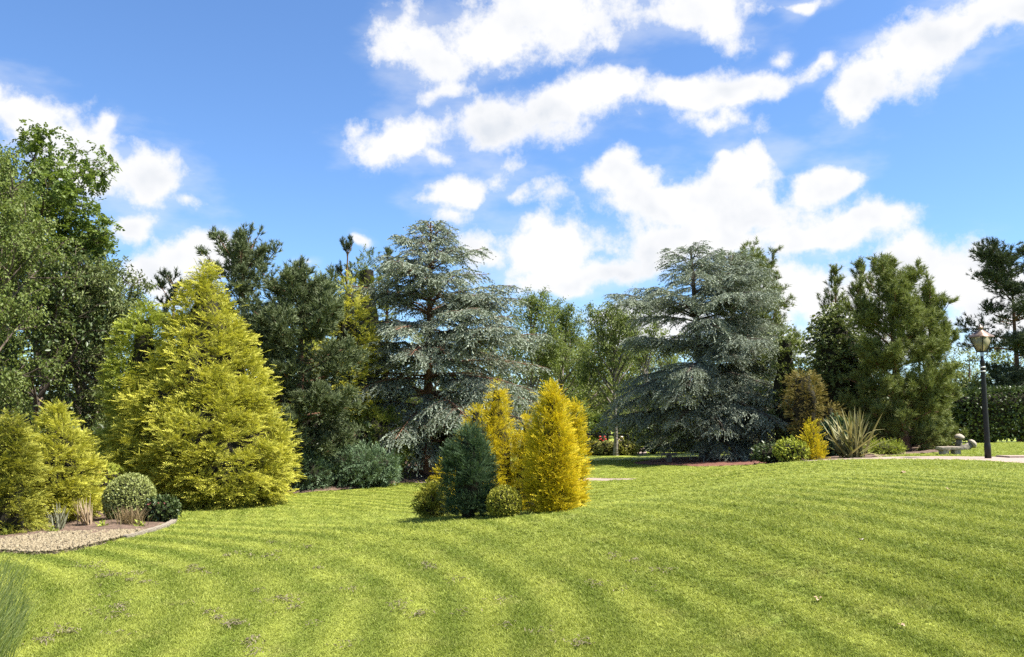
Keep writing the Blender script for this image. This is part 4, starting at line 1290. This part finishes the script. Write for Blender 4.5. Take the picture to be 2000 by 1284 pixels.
# ------------------------------------------------------------------ background centre
gb = 'birches behind the lawn'
b, H, pr = place(1036, 40, 593, [(593, 6), (620, 22), (680, 44), (760, 58), (840, 50)])
broadleaf('birch_tree', 'slender birch showing above the right side of the left cedar', b, H, pr, 'birch', n1=24, trunk_r=.09, clear=.15, leaf=.09, per=32, elev=(40, 72), twig_bend=-.5, n2=.34, n3=.2, bark='bark_white', seed=80, group=gb, spread=.2)
b, H, pr = place(1098, 42, 642, [(642, 10), (680, 40), (740, 62), (800, 66), (860, 50)])
broadleaf('birch_tree', 'rounded birch behind the tall amber shrub', b, H, pr, 'birch', n1=24, trunk_r=.09, clear=.12, leaf=.09, per=34, elev=(35, 72), twig_bend=-.5, n2=.34, n3=.2, bark='bark_white', seed=81, group=gb, spread=.2)
b, H, pr = place(1202, 37.5, 612, [(612, 6), (640, 24), (700, 50), (760, 62), (810, 52), (830, 30)])
broadleaf('birch_tree', 'birch with pale bare trunk standing by the dark rail fence', b, H, pr, 'birch', n1=26, trunk_r=.10, clear=.22, leaf=.09, per=32, elev=(40, 72), twig_bend=-.7, n2=.34, n3=.2, bark='bark_white', seed=82, group=gb, spread=.18, leaf_droop=.7)
b, H, pr = place(1262, 46, 675, [(675, 15), (720, 45), (800, 60), (850, 50)])
broadleaf('birch_tree', 'birch half hidden behind the left side of the right cedar', b, H, pr, 'birch', n1=22, trunk_r=.09, clear=.12, leaf=.1, per=22, elev=(35, 72), twig_bend=-.4, n2=.36, n3=.22, bark='bark_white', seed=83, group=gb, spread=.2)
# far trees closing the view
b, H, pr = place(1150, 62, 700, [(700, 20), (740, 60), (800, 80), (850, 70)])
far = broadleaf('far_tree', 'far olive tree behind the rounded birch', b, H, pr, 'far', n1=18, trunk_r=.16, clear=.06, leaf=.2, per=14, elev=(20, 70), n2=.55, n3=.32, seed=84, group='trees beyond the garden', spread=.3)
FAR = [(1235, 70, 1.0, 'far olive tree right of the birch trunk'), (1188, 78, 1.25, 'farthest olive tree straight behind the pale birch trunk'), (1108, 76, 1.25, 'farthest olive tree behind the narrow amber column'), (1310, 66, 1.1, 'far tree behind the left flank of the right cedar'), (1060, 68, 1.0, 'far tree behind the slender birch'), (960, 64, 1.15, 'far tree hidden behind the left cedar'), (850, 72, 1.2, 'far tree seen through the left cedar'),
       (1420, 70, 1.1, 'far tree behind the right cedar'), (1520, 62, 1.1, 'far tree behind the gap beside the right cedar'), (1640, 60, 1.0, 'far tree behind the ivy clad tree'), (1900, 58, .75, 'far tree showing low behind the lamp post'), (1850, 62, .8, 'far tree beside the right flank of the big pine'), (2010, 55, .9, 'far tree behind the right edge pine'),
       (700, 66, 1.1, 'far tree behind the broad pine'), (520, 62, 1.2, 'far tree behind the tall blue green pine'), (340, 60, 1.1, 'far tree behind the golden cypress'), (150, 58, 1.1, 'far tree behind the willow'), (-10, 56, 1.2, 'far tree behind the weeping birch')]
for i, (px, Y, s, lab) in enumerate(FAR):
    copy_thing(far, spot(px, Y), lab, rz=i * 1.1 - .9, scale=s)
tl = leafy_mound('far_treeline', 'far wood closing the horizon beyond the garden as one mass', np.array([0, 115, -.2]), 95, 6, 5.2, 'far', 9000, .75, seed=110, lobes=.1, square=5, cat='wood', lobe_scale=(8, 40))
tl['kind'] = 'stuff'
b = spot(1152, 47)
leafy_mound('lime_shrub', 'sunlit lime green shrub behind the dark rail fence', b, 1.1, .9, 2.0, 'lime', 1700, .15, seed=90, lobes=.2)
b = spot(1245, 50)
leafy_mound('olive_shrub', 'olive shrub behind the fence right of the birch trunk', b, 1.5, .9, 2.2, 'far', 2000, .16, seed=91, lobes=.2)
b = spot(1320, 42)
leafy_mound('dark_shrub', 'dark shrub in shade behind the low green hedge', b, 1.9, .9, 2.1, 'laurel', 3000, .13, seed=92, lobes=.2)

# gold edged low shrubs and the low hedge
for i, (px, hw, lab) in enumerate([(1158, 20, 'gold edged low shrub nearest the amber shrub'), (1190, 20, 'gold edged low shrub in front of the birch trunk'), (1224, 22, 'gold edged low shrub at the path gap')]):
    b = gp(px, 890)
    leafy_mound('gold_edged_shrub', lab, b + np.array([0, .3, 0]), hw * m_per_px(b[1]) * 1.1, .4, .62, 'euonymus', 900, .085, seed=93 + i, lobes=.12, square=2.6, group='gold edged shrubs by the fence')
b = gp(1318, 886)
leafy_mound('low_hedge', 'low clipped green hedge running behind the right cedar bed', b + np.array([.6, .3, 0]), 2.3, .4, .62, 'ivy', 3600, .085, seed=97, lobes=.05, square=5, cat='hedge')
b = gp(1272, 886)
leafy_mound('gold_edged_shrub', 'gold edged shrub at the end of the low hedge beside the path gap', b + np.array([0.1, .1, 0]), .34, .3, .56, 'euonymus', 500, .075, seed=98, lobes=.1)
b = spot(1715, 32)
leafy_mound('evergreen_shrub', 'dark leafy shrub in shade behind the stems of the right pines', b, 2.6, .9, 2.5, 'laurel', 3000, .15, seed=109, lobes=.2)
b = spot(1450, 37)
leafy_mound('lime_shrub', 'sunny shrub glimpsed between the cedar trunks', b, 1.6, .5, .9, 'euonymus', 1400, .1, seed=99, lobes=.1)


# dark rail fence
def rail_fence():
    a, c = spot(1148, 40), spot(1226, 39)
    root = thing('rail_fence', 'dark timber post and rail fence behind the gold edged shrubs', 'fence', a)
    L = math.hypot(*(c - a)[:2]); rz = math.atan2(c[1] - a[1], c[0] - a[0]); root.rotation_euler = (0, 0, rz)
    pm = bm_mesh(bevel_box(.08, .08, 1.02, .008), 'post', 'wood_dark')
    rm = bm_mesh(bevel_box(L, .045, .09, .008), 'rail', 'wood_dark')
    for x in np.linspace(0, L, 3): link('post', pm, root, (x, 0, .46))
    for z in (.9, .55, .25): link('rail', rm, root, (L / 2, -.064, z))
    fl = spot(1178, 41)
    f1 = leafy_mound('flower_clump', 'small red flower clump glimpsed through the dark rail fence', fl + np.array([0, .6, 0]), .22, .2, .85, 'laurel', 160, .09, seed=101, core=.8, cat='flowers')
    blooms(f1, [(rng.uniform(-.17, .17), -.17, rng.uniform(.5, .85)) for _ in range(8)], .06, 'red')
    f2 = leafy_mound('flower_clump', 'pale pink and yellow flower clump right of the birch trunk', spot(1213, 41) + np.array([0, .6, 0]), .24, .2, .9, 'euonymus', 160, .09, seed=102, core=.8, cat='flowers')
    blooms(f2, [(rng.uniform(-.17, .17), -.17, rng.uniform(.5, .85)) for _ in range(7)], .06, 'pale_pink')


rail_fence()

# ------------------------------------------------------------------ right cedar pair
b, H, pr = place(1383, 32.5, 473, [(473, 8), (500, 36), (540, 85), (590, 150), (640, 188), (700, 196), (760, 208), (820, 200), (860, 150)])
cedar('blue_cedar', 'broad blue cedar with straight trunk in the mulch bed, right of centre', b, H, pr, trunk_r=.30, mat='cedar', tiers=11, n1=114, clear=.10, lean=(-.55, 0), seed=31)
b, H, pr = place(1440, 33.5, 488, [(488, 12), (520, 48), (580, 85), (640, 115), (700, 130), (780, 140), (830, 135), (870, 100)])
cedar('blue_cedar', 'grey green cedar with forked dark trunk close behind the broad blue cedar', b, H, pr, trunk_r=.26, mat='cedar2', n1=84, clear=.11, dens=.85, lean=(-.1, 0), seed=32, extra_trunks=[(.25, -.1, .2, 2.6, -.9, .2), (.95, .1, .2, 3.0, .4, .2)])
b, H, pr = place(1478, 37, 510, [(510, 6), (540, 30), (580, 58), (640, 72), (760, 80), (880, 70)])
pine('pine_tree', 'green pine top rising behind the right cedar', b, H, pr, 'pine_green', n1=52, tuft=.19, dens=.6, fill=11, n2=.26, seed=11, clear=.25, elev=(25, 66), templates=TUFT_SOFT)

# ------------------------------------------------------------------ right group
b, H, pr = place(1762, 26, 505, [(505, 2), (540, 18), (590, 46), (640, 66), (700, 78), (780, 86), (850, 92), (890, 80)])
pine('pine_tree', 'tallest soft green pine on the right, pointed, behind the flax', b, H, pr, 'pine_green', n1=92, tuft=.155, dens=.7, fill=18, padr=.085, seed=12, clear=.03, elev=(10, 66), templates=TUFT_SOFT, trunk_r=.18, bend=.16, lean=(-.3, 0), n2=.16, tip_up=.5, rnd=(.6, 1.22))
b, H, pr = place(1812, 27.6, 575, [(575, 2), (605, 20), (650, 40), (720, 50), (800, 52), (880, 44)])
pine('pine_tree', 'lower soft green pine leaning out on the right flank of the tallest one', b, H, pr, 'pine_green', n1=68, tuft=.15, dens=.8, fill=20, padr=.085, seed=15, clear=.03, elev=(10, 66), templates=TUFT_SOFT, trunk_r=.14, bend=.18, lean=(.25, 0), n2=.16, tip_up=.5, rnd=(.6, 1.25))
b, H, pr = place(1690, 29.5, 508, [(508, 2), (545, 12), (600, 26), (680, 36), (800, 40)])
pine('pine_tree', 'thin pointed pine between the ivy clad tree and the tallest right pine', b, H, pr, 'pine_green', n1=48, tuft=.14, dens=.6, fill=9, padr=.07, seed=13, clear=.2, elev=(20, 66), templates=TUFT_SOFT, rnd=(.5, 1.2), trunk_r=.1)
b, H, pr = place(1640, 30.5, 518, [(518, 2), (555, 12), (610, 26), (690, 34), (800, 38)])
pine('pine_tree', 'thin pointed pine rising just above the ivy clad tree', b, H, pr, 'pine_green', n1=46, tuft=.14, dens=.6, fill=9, padr=.07, seed=16, clear=.2, elev=(20, 66), templates=TUFT_SOFT, rnd=(.5, 1.2), trunk_r=.1)
b, H, pr = place(1638, 27.8, 590, [(585, 6), (615, 34), (670, 54), (740, 62), (830, 62)])
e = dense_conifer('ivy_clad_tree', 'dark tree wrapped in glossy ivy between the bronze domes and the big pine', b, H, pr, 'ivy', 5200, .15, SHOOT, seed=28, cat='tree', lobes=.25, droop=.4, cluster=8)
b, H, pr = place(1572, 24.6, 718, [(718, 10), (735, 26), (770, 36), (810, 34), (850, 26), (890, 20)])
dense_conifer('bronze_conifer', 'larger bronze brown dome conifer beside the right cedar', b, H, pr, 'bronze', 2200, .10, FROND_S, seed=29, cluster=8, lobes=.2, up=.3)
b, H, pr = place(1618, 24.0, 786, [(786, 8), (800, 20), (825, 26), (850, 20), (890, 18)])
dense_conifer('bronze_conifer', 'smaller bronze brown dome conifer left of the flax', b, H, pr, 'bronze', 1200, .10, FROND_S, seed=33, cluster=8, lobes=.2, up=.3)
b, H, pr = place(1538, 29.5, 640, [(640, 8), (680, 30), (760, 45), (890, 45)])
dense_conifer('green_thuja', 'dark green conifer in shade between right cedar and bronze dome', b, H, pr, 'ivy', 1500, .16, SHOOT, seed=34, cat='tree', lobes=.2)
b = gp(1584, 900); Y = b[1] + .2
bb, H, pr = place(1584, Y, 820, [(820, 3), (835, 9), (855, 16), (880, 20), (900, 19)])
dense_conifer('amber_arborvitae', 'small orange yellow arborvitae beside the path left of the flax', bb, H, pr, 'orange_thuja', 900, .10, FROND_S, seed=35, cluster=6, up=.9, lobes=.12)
b = gp(1543, 904); Y = b[1] + .3
leafy_mound('gold_edged_shrub', 'yellow green shrub under the right tip of the right cedar', spot(1543, Y), .42, .35, .55, 'golden_green', 900, .07, seed=103, lobes=.15)
b = gp(1500, 908); Y = b[1] + .6
leafy_mound('evergreen_shrub', 'small dark shrub under the low cedar boughs at the path', spot(1503, Y), .5, .35, .5, 'laurel', 800, .07, seed=107, lobes=.15)
b = spot(1634, 23.2)
leafy_mound('grey_leaf_shrub', 'grey green leafy shrub between the orange arborvitae and the flax', b, .52, .4, 1.1, 'bluegreen', 1500, .085, seed=104, lobes=.14)
b = gp(1738, 890)
leafy_mound('spreading_juniper', 'low yellow green juniper beside the flax at the path', b + np.array([0, .3, 0]), .48, .35, .34, 'golden_green', 700, .12, FROND_S, seed=105, lobes=.15)


def flax():
    b_ = gp(1674, 895.5) + np.array([0, .25, 0])
    root = thing('flax_plant', 'big flax plant with striped upright sword leaves beside the path', 'plant', b_)
    for i in range(95):
        az = rng.uniform(0, 6.283); lean = abs(rng.normal(0, .52))
        V, Q = blade_strip(rng.uniform(.75, 1.35), rng.uniform(.028, .044), lean, az, rng.uniform(.0, .35) if rng.uniform() < .8 else rng.uniform(.8, 2.0), 6, *(rng.normal(0, .13, 2)), twist=rng.uniform(-.6, .6))
        link('leaf', make_mesh('leaf', V, quads=Q, mat='flax', tint=np.full(len(V), rng.uniform(0, 1)), tip=np.tile([.9, .0, .9], len(V) // 3) * rng.uniform(.2, 1)), root)


flax()

b, H, pr = place(1992, 40, 482, [(482, 8), (510, 55), (560, 90), (620, 105), (700, 110), (780, 105), (840, 80)])
pine('pine_tree', 'dark open pine with reddish trunk at the right edge behind the lamp', b, H, pr, 'pine_dark', n1=52, tuft=.21, dens=.4, fill=19, padr=.19, n2=.3, seed=14, clear=.14, elev=(-5, 35), trunk_r=.17, bend=.08, rnd=(.5, 1.2))
b = spot(1990, 36.5)
leafy_mound('tall_hedge', 'tall dark clipped hedge closing the lawn behind the lamp post', b + np.array([1.2, 0, 0]), 4.6, .7, 2.35, 'laurel', 16000, .13, seed=106, lobes=.05, square=6, cat='hedge')
b = spot(1915, 39)
leafy_mound('lime_shrub', 'light leafy shrub top showing above the tall dark hedge', b, 1.4, .8, 2.9, 'far', 2200, .14, seed=108, lobes=.2)


# ------------------------------------------------------------------ lamp post
def lathe(prof_, S=20, close=True):
    prof_ = np.array(prof_); K = len(prof_)
    a = np.linspace(0, 2 * np.pi, S, endpoint=False)
    V = np.stack([prof_[:, 0:1] * np.cos(a), prof_[:, 0:1] * np.sin(a), np.repeat(prof_[:, 1:2], S, 1)], -1).reshape(-1, 3)
    Q = [(i * S + j, i * S + (j + 1) % S, (i + 1) * S + (j + 1) % S, (i + 1) * S + j) for i in range(K - 1) for j in range(S)]
    return V, np.array(Q)


def lamp():
    p = gp(1930, 896.5)
    H = top_of(640, p[1]) - p[2]
    root = thing('lamp_post', 'black iron lamp post with copper roofed lantern beside the path', 'lamp post', p)
    u = H / 256.0        # metres per photograph pixel on the lamp
    def part(name, prof_, mat, parent=root, S=20, smooth=True):
        V, Q = lathe(prof_, S)
        return link(name, make_mesh(name, V, quads=Q, mat=mat, smooth=smooth), parent)
    part('shaft', [(.0, -.05), (6.0 * u, -.05), (6.0 * u, 26 * u), (5.6 * u, 28 * u), (5.2 * u, 30 * u), (5.2 * u, 31 * u), (4.1 * u, 168 * u), (4.1 * u, 174 * u), (0, 174 * u)], 'iron')
    for z in (168.5, 176.5):
        part('white_band', [(0, (z - .1) * u), (4.6 * u, z * u), (4.6 * u, (z + 2.4) * u), (0, (z + 2.5) * u)], 'white_paint')
    part('collar', [(0, 171 * u), (4.4 * u, 171.2 * u), (4.4 * u, 176.2 * u), (4.0 * u, 179.2 * u), (3.6 * u, 182 * u), (4.6 * u, 184 * u), (4.4 * u, 190 * u), (3.0 * u, 193 * u), (2.6 * u, 197 * u), (1.2 * u, 200 * u), (1.0 * u, 210 * u), (0, 210 * u)], 'iron')
    bar = bm_mesh(bevel_box(36 * u, 1.9 * u, 1.9 * u, .005), 'ladder_bar', 'iron')
    bo = link('ladder_bar', bar, root, (-14 * u, 0, 190 * u))
    part('bar_knob', [(0, -1.4 * u), (1.2 * u, -1.0 * u), (1.6 * u, 0), (1.2 * u, 1.0 * u), (0, 1.4 * u)], 'iron', bo, 10).location = (-18.2 * u, 0, 0)
    # scroll brackets
    for k in range(4):
        a = k * math.pi / 2 + math.pi / 4
        ss = np.linspace(0, 1, 14)
        r = (2.6 + 5.6 * np.sin(ss * math.pi * .95) * (1 - .15 * ss) + 3.4 * ss) * u
        z = (194 + 18.5 * ss - 3 * np.sin(ss * math.pi * 2)) * u
        P = np.stack([np.cos(a) * r, np.sin(a) * r, z], 1)[None]
        V, Q = tubes(P, [.65 * u], [.65 * u], 6)
        link('scroll_bracket', make_mesh('scroll_bracket', V, quads=Q, mat='iron', smooth=True), root)
    # lantern: tapered four sided glass box, turned a little
    zb, zt, wb, wt = 209 * u, 237.5 * u, 6.4 * u, 14.6 * u
    lan = link('lantern', bm_mesh(bevel_box(2.1 * wb, 2.1 * wb, 2.2 * u, .006), 'lantern', 'iron'), root, (0, 0, zb - .6 * u), R(24))
    o = np.array([0, 0, -(zb - .6 * u)])
    for k in range(4):
        c, s = math.cos(k * math.pi / 2), math.sin(k * math.pi / 2)
        rot = np.array([[c, -s, 0], [s, c, 0], [0, 0, 1]])
        th = .35 * u
        q = np.array([(-wb * .96, -wb + th, zb), (wb * .96, -wb + th, zb), (wt * .96, -wt + th, zt), (-wt * .96, -wt + th, zt)])
        q2 = q + np.array([0, .5 * u, 0])
        V = np.concatenate([q, q2]) @ rot.T + o
        link('glass_pane', make_mesh('glass_pane', V, quads=np.array([(0, 1, 2, 3), (7, 6, 5, 4), (0, 4, 5, 1), (1, 5, 6, 2), (2, 6, 7, 3), (3, 7, 4, 0)]), mat='glass'), lan)
        P = np.array([[(-wb, -wb, zb - .4 * u), (-wt, -wt, zt + .4 * u)]]) @ rot.T + o
        V, Q = tubes(P, [.95 * u], [.95 * u], 6)
        link('corner_bar', make_mesh('corner_bar', V, quads=Q, mat='iron'), lan)
        P = np.array([[(-wt, -wt, zt), (wt, -wt, zt)]]) @ rot.T + o
        V, Q = tubes(P, [1.0 * u], [1.0 * u], 6)
        link('top_rail', make_mesh('top_rail', V, quads=Q, mat='copper'), lan)
    part('bulb_holder', [(0, 0), (1.6 * u, 0), (1.8 * u, 5 * u), (2.6 * u, 9 * u), (1.6 * u, 13 * u), (0, 14 * u)], 'white_paint', lan, 12).location = (0, 0, 2 * u)
    # copper roof: concave pyramid, vent and finial
    rows = [(16.8, 237), (16.0, 239.2), (10.8, 243.4), (7.2, 247), (5.6, 249.5)]
    V = []
    for r_, z_ in rows:
        for (sx, sy) in ((-1, -1), (0, -1.0), (1, -1), (1.0, 0), (1, 1), (0, 1.0), (-1, 1), (-1.0, 0)):
            V.append((sx * r_ * u, sy * r_ * u, z_ * u - (zb - .6 * u)))
    Q = [(i * 8 + j, i * 8 + (j + 1) % 8, (i + 1) * 8 + (j + 1) % 8, (i + 1) * 8 + j) for i in range(len(rows) - 1) for j in range(8)]
    link('roof', make_mesh('roof', np.array(V), quads=np.array(Q), mat='copper'), lan)
    part('vent', [(0, 249.2 * u), (5.6 * u, 249.2 * u), (5.2 * u, 251 * u), (4.6 * u, 251.4 * u), (4.6 * u, 254 * u), (6.0 * u, 254.6 * u), (4.4 * u, 257 * u), (2.2 * u, 258.2 * u), (1.4 * u, 260 * u), (0, 262 * u)], 'copper')


lamp()


# ------------------------------------------------------------------ stone things
def slab_bench(name, label, p, L, D, hgt, mat, rz=0.0, legs=2):
    root = thing(name, label, 'bench', p, rz=rz)
    link('seat', bm_mesh(bevel_box(L, D, .075, .012, .003), 'seat', mat), root, (0, 0, hgt - .0375))
    lm = bm_mesh(bevel_box(L * .26, D * .8, hgt - .07, .012, .003), 'leg', mat)
    for x in (np.array([-1, 1]) * L * .27 if legs == 2 else [0]):
        link('leg', lm, root, (x, 0, (hgt - .08) / 2))


slab_bench('stone_bench', 'low sandy stone slab bench on two blocks beside the path left of the lamp', gp(1855, 889.5), .60, .28, .22, 'stone', .06)
slab_bench('stone_bench', 'dark stone seat with pedestal in the shade of the right cedar', gp(1307, 904.5), .50, .42, .36, 'stone_dark', .1, legs=1)


def staddle(label, p, h, capr, tilt, az, stem=.095):
    root = thing('staddle_stone', label, 'staddle stone', p)
    root.rotation_euler = (0, tilt, az)
    V, Q = lathe([(0, -.05), (stem * 1.35, -.05), (stem * 1.2, .05), (stem * .95, h * .5), (stem * .85, h), (0, h)], 14)
    V[:, :2] *= (1 + .08 * np.sin(np.arange(len(V)) * 1.7))[:, None]
    link('stem', make_mesh('stem', V, quads=Q, mat='stone_dark', smooth=True), root)
    V, Q = lathe([(0, h - .01), (capr * .8, h - .015), (capr, h + .02), (capr * .96, h + .06), (capr * .75, h + .105), (capr * .4, h + .135), (0, h + .145)], 18)
    V += rng.normal(0, .004, V.shape)
    link('cap', make_mesh('cap', V, quads=Q, mat='stone', smooth=True), root)


staddle('upright mushroom shaped staddle stone on the lawn left of the lamp', gp(1873.5, 880), .36, .15, 0.05, 0)
staddle('fallen mushroom shaped staddle stone leaning right beside the upright one', gp(1880, 880.5) + np.array([0, -.05, .02]), .30, .145, .98, 0.05, .11)
V, Q = lathe([(0, -.03), (.09, -.02), (.115, .08), (.10, .17), (.06, .22), (0, .235)], 12)
V += rng.normal(0, .008, V.shape)
bs = link('boulder', make_mesh('boulder', V, quads=Q, mat='stone', smooth=True), None, gp(1876.5, 879) + np.array([0, .12, .12]))
bs.location.z = gp(1876.5, 879)[2] + .02
bs.scale = (1, 1, 1.25)
tag(bs, 'small pale rounded stone between the two staddle stones', 'boulder')


def paving_slab():
    p = gp(1988, 894.3)
    o = link('paving_slab', bm_mesh(bevel_box(.8, .5, .05, .008), 'paving_slab', 'path'), None, p + np.array([0, 0, .025]), .1)
    tag(o, 'pale grey slab lying on the path edge at the right', 'paving slab')


paving_slab()

# scar on the left cedar trunk
cb = spot(833, 25.8)
scar_parent = [o for o in bpy.data.objects if o.name == 'blue_cedar'][0]
V, Q = lathe([(0, -.012), (.085, -.01), (.09, .0), (.07, .01), (0, .012)], 10)
sc_ = link('pruning_scar', make_mesh('pruning_scar', V[:, [0, 2, 1]] * np.array([.8, 1, 1.3]), quads=Q, mat='cut_wood'), scar_parent, (0.02, -.20, .33))


# ------------------------------------------------------------------ turf blades, clippings, fallen leaves
def lawn_free(x, y):
    k = np.ones(len(x), bool)
    for P in (border, cedar_bed, right_bed, path_main, path_mid, path_far):
        k &= ~inside(P, x, y)
    return k


def tuft_object(seed, n=34):
    r = np.random.default_rng(seed)
    V, T, t = [], [], []
    for i in range(n):
        x, y = r.uniform(-.5, .5, 2); h = r.uniform(.5, 1.0); az = r.uniform(0, 6.283); ln = abs(r.normal(0, .55))
        d = np.array([math.cos(az) * math.sin(ln), math.sin(az) * math.sin(ln), math.cos(ln)]) * h
        w = r.uniform(.022, .04); a2 = r.uniform(0, 6.283); s = np.array([math.cos(a2), math.sin(a2), 0]) * w
        b_ = np.array([x, y, 0])
        k = len(V)
        V += [b_ - s, b_ + s, b_ + d * .55 + s * .75 + np.array([0, 0, .06]), b_ + d * .55 - s * .75 + np.array([0, 0, .06]), b_ + d]
        T += [(k, k + 1, k + 2), (k, k + 2, k + 3), (k + 3, k + 2, k + 4)]; tv = r.uniform(0, 1) ** 3
        t += [tv * .3, tv * .3, tv * .6, tv * .6, tv]
    me = make_mesh('grass_tuft', np.array(V), tris=np.array(T), mat='blade', tint=np.array(t))
    return bpy.data.objects.new('grass_tuft', me)


def grass():
    n = 150000
    Y = np.exp(rng.uniform(math.log(3.6), math.log(34), n))
    X = rng.uniform(-.8, .8, n) * Y
    k = lawn_free(X, Y) & (X > -16) & (X < 22)
    X, Y = X[k], Y[k]; n = len(X)
    Z = ground(X, Y)
    me = bpy.data.meshes.new('grass'); me.vertices.add(n); me.vertices.foreach_set('co', np.column_stack([X, Y, Z - .004]).astype(np.float32).ravel())
    wide = np.clip(Y / 5.5, 1, 3.2)
    sc = np.column_stack([.085 * wide, .085 * wide, rng.uniform(.017, .036, n) * np.clip(1 + .30 * wnoise(np.column_stack([X, Y, 0 * X]), waves(77, 10, 1.5, 6)) + .2 * wnoise(np.column_stack([X, Y, 0 * X]), waves(78, 10, 8, 20)), .5, 1.8) * np.clip(wide, 1, 1.35)]).astype(np.float32)
    a = me.attributes.new('scl', 'FLOAT_VECTOR', 'POINT'); a.data.foreach_set('vector', sc.ravel())
    rot = np.column_stack([rng.normal(0, .08, n), rng.normal(0, .08, n), rng.uniform(0, 6.283, n)]).astype(np.float32)
    a = me.attributes.new('rot', 'FLOAT_VECTOR', 'POINT'); a.data.foreach_set('vector', rot.ravel())
    a = me.attributes.new('pick', 'INT', 'POINT'); a.data.foreach_set('value', rng.integers(0, 3, n).astype(np.int32))
    me.materials.append(MAT['blade'])
    o = link('grass', me)
    tag(o, 'short mown lawn grass with faint mowing bands across the foreground', 'grass', kind='stuff')
    ng = bpy.data.node_groups.new('grass_scatter', 'GeometryNodeTree')
    ng.interface.new_socket('Geometry', in_out='INPUT', socket_type='NodeSocketGeometry')
    ng.interface.new_socket('Geometry', in_out='OUTPUT', socket_type='NodeSocketGeometry')
    N, Lk = ng.nodes.new, ng.links.new
    gi, go = N('NodeGroupInput'), N('NodeGroupOutput')
    g2i = N('GeometryNodeGeometryToInstance')
    for i in range(3):
        oi = N('GeometryNodeObjectInfo'); oi.inputs['Object'].default_value = tuft_object(200 + i); oi.inputs['As Instance'].default_value = True
        Lk(oi.outputs['Geometry'], g2i.inputs[0])
    m2p = N('GeometryNodeMeshToPoints'); Lk(gi.outputs[0], m2p.inputs['Mesh'])
    iop = N('GeometryNodeInstanceOnPoints'); Lk(m2p.outputs[0], iop.inputs['Points']); Lk(g2i.outputs[0], iop.inputs['Instance'])
    iop.inputs['Pick Instance'].default_value = True
    for nm, ty, sock in (('scl', 'FLOAT_VECTOR', 'Scale'), ('rot', 'FLOAT_VECTOR', 'Rotation'), ('pick', 'INT', 'Instance Index')):
        na = N('GeometryNodeInputNamedAttribute'); na.data_type = ty; na.inputs['Name'].default_value = nm
        Lk(na.outputs['Attribute'], iop.inputs[sock])
    Lk(iop.outputs[0], go.inputs[0])
    md = o.modifiers.new('scatter', 'NODES'); md.node_group = ng


grass()


def clippings():
    """Dried clumps of mown grass lying in broken rows."""
    rows = [(60, 1105, 260, 1128), (150, 1110, 330, 1150), (190, 1090, 240, 1240), (250, 1170, 60, 1270), (200, 1130, 300, 1284), (340, 1100, 520, 1170), (360, 1180, 520, 1260), (470, 1085, 640, 1120), (500, 1150, 700, 1290), (420, 1090, 620, 1075),
            (690, 1160, 900, 1240), (820, 1100, 1000, 1180), (900, 1200, 1200, 1284), (1190, 1086, 1320, 1130), (1120, 1150, 1320, 1170), (560, 1180, 480, 1284)]
    P = []
    for (x0, y0, x1, y1) in rows:
        for _ in range(6):
            s = rng.uniform(0, 1)
            c = gp(x0 + (x1 - x0) * s + rng.normal(0, 7), min(1283, y0 + (y1 - y0) * s + rng.normal(0, 4)))
            m = rng.integers(5, 38)
            w_ = rng.uniform(.018, .05)
            P.append(np.column_stack([c[0] + rng.normal(0, w_ * 1.2, m), c[1] + rng.normal(0, w_, m)]))
    P = np.concatenate(P); P = P[lawn_free(P[:, 0], P[:, 1])]
    n = len(P)
    z = ground(P[:, 0], P[:, 1]) + rng.uniform(.030, .056, n)
    d = unit(np.column_stack([rng.normal(size=(n, 2)), rng.normal(0, .25, n)]))
    V, T, a, b_ = stamp([t_leaf(.11, .03, .2)], np.column_stack([P, z]), frames(d, up=np.tile([0, 0, 1.0], (n, 1))), np.repeat(rng.uniform(.022, .05, n)[:, None], 3, 1), rng.uniform(0, 1, n))
    o = link('dry_clippings', make_mesh('dry_clippings', V, tris=T, mat='clip'))
    tag(o, 'brown dried grass clippings lying in broken rows on the lawn', 'grass clippings', kind='stuff')
    LV = [(1686, 1062, .055, 'pale fallen leaf lying alone on the right slope of the lawn'), (1770, 928, .09, 'brown fallen leaf high on the right crest of the lawn'), (1600, 1176, .05, 'brown curled leaf low on the right lawn'), (1752, 1228, .045, 'small tan leaf near the lower right of the lawn'), (1850, 961, .05, 'tiny brown leaf on the right slope below the path')]
    for i, (px, py, s, lab) in enumerate(LV):
        c = gp(px, py)
        V, T, w = t_spray(300 + i, n=5, wid=.3, ll=.6, pinnate=False)
        V = V * np.array([1, .8, 1]) * s; V[:, 2] += np.abs(V[:, 0]) * .5 + .035
        o = link('fallen_leaf', make_mesh('fallen_leaf', V, tris=T, mat='pale_pink' if i == 0 else 'dead_leaf'), None, c, i * 1.3)
        tag(o, lab, 'leaf', 'leaves fallen on the lawn')


clippings()
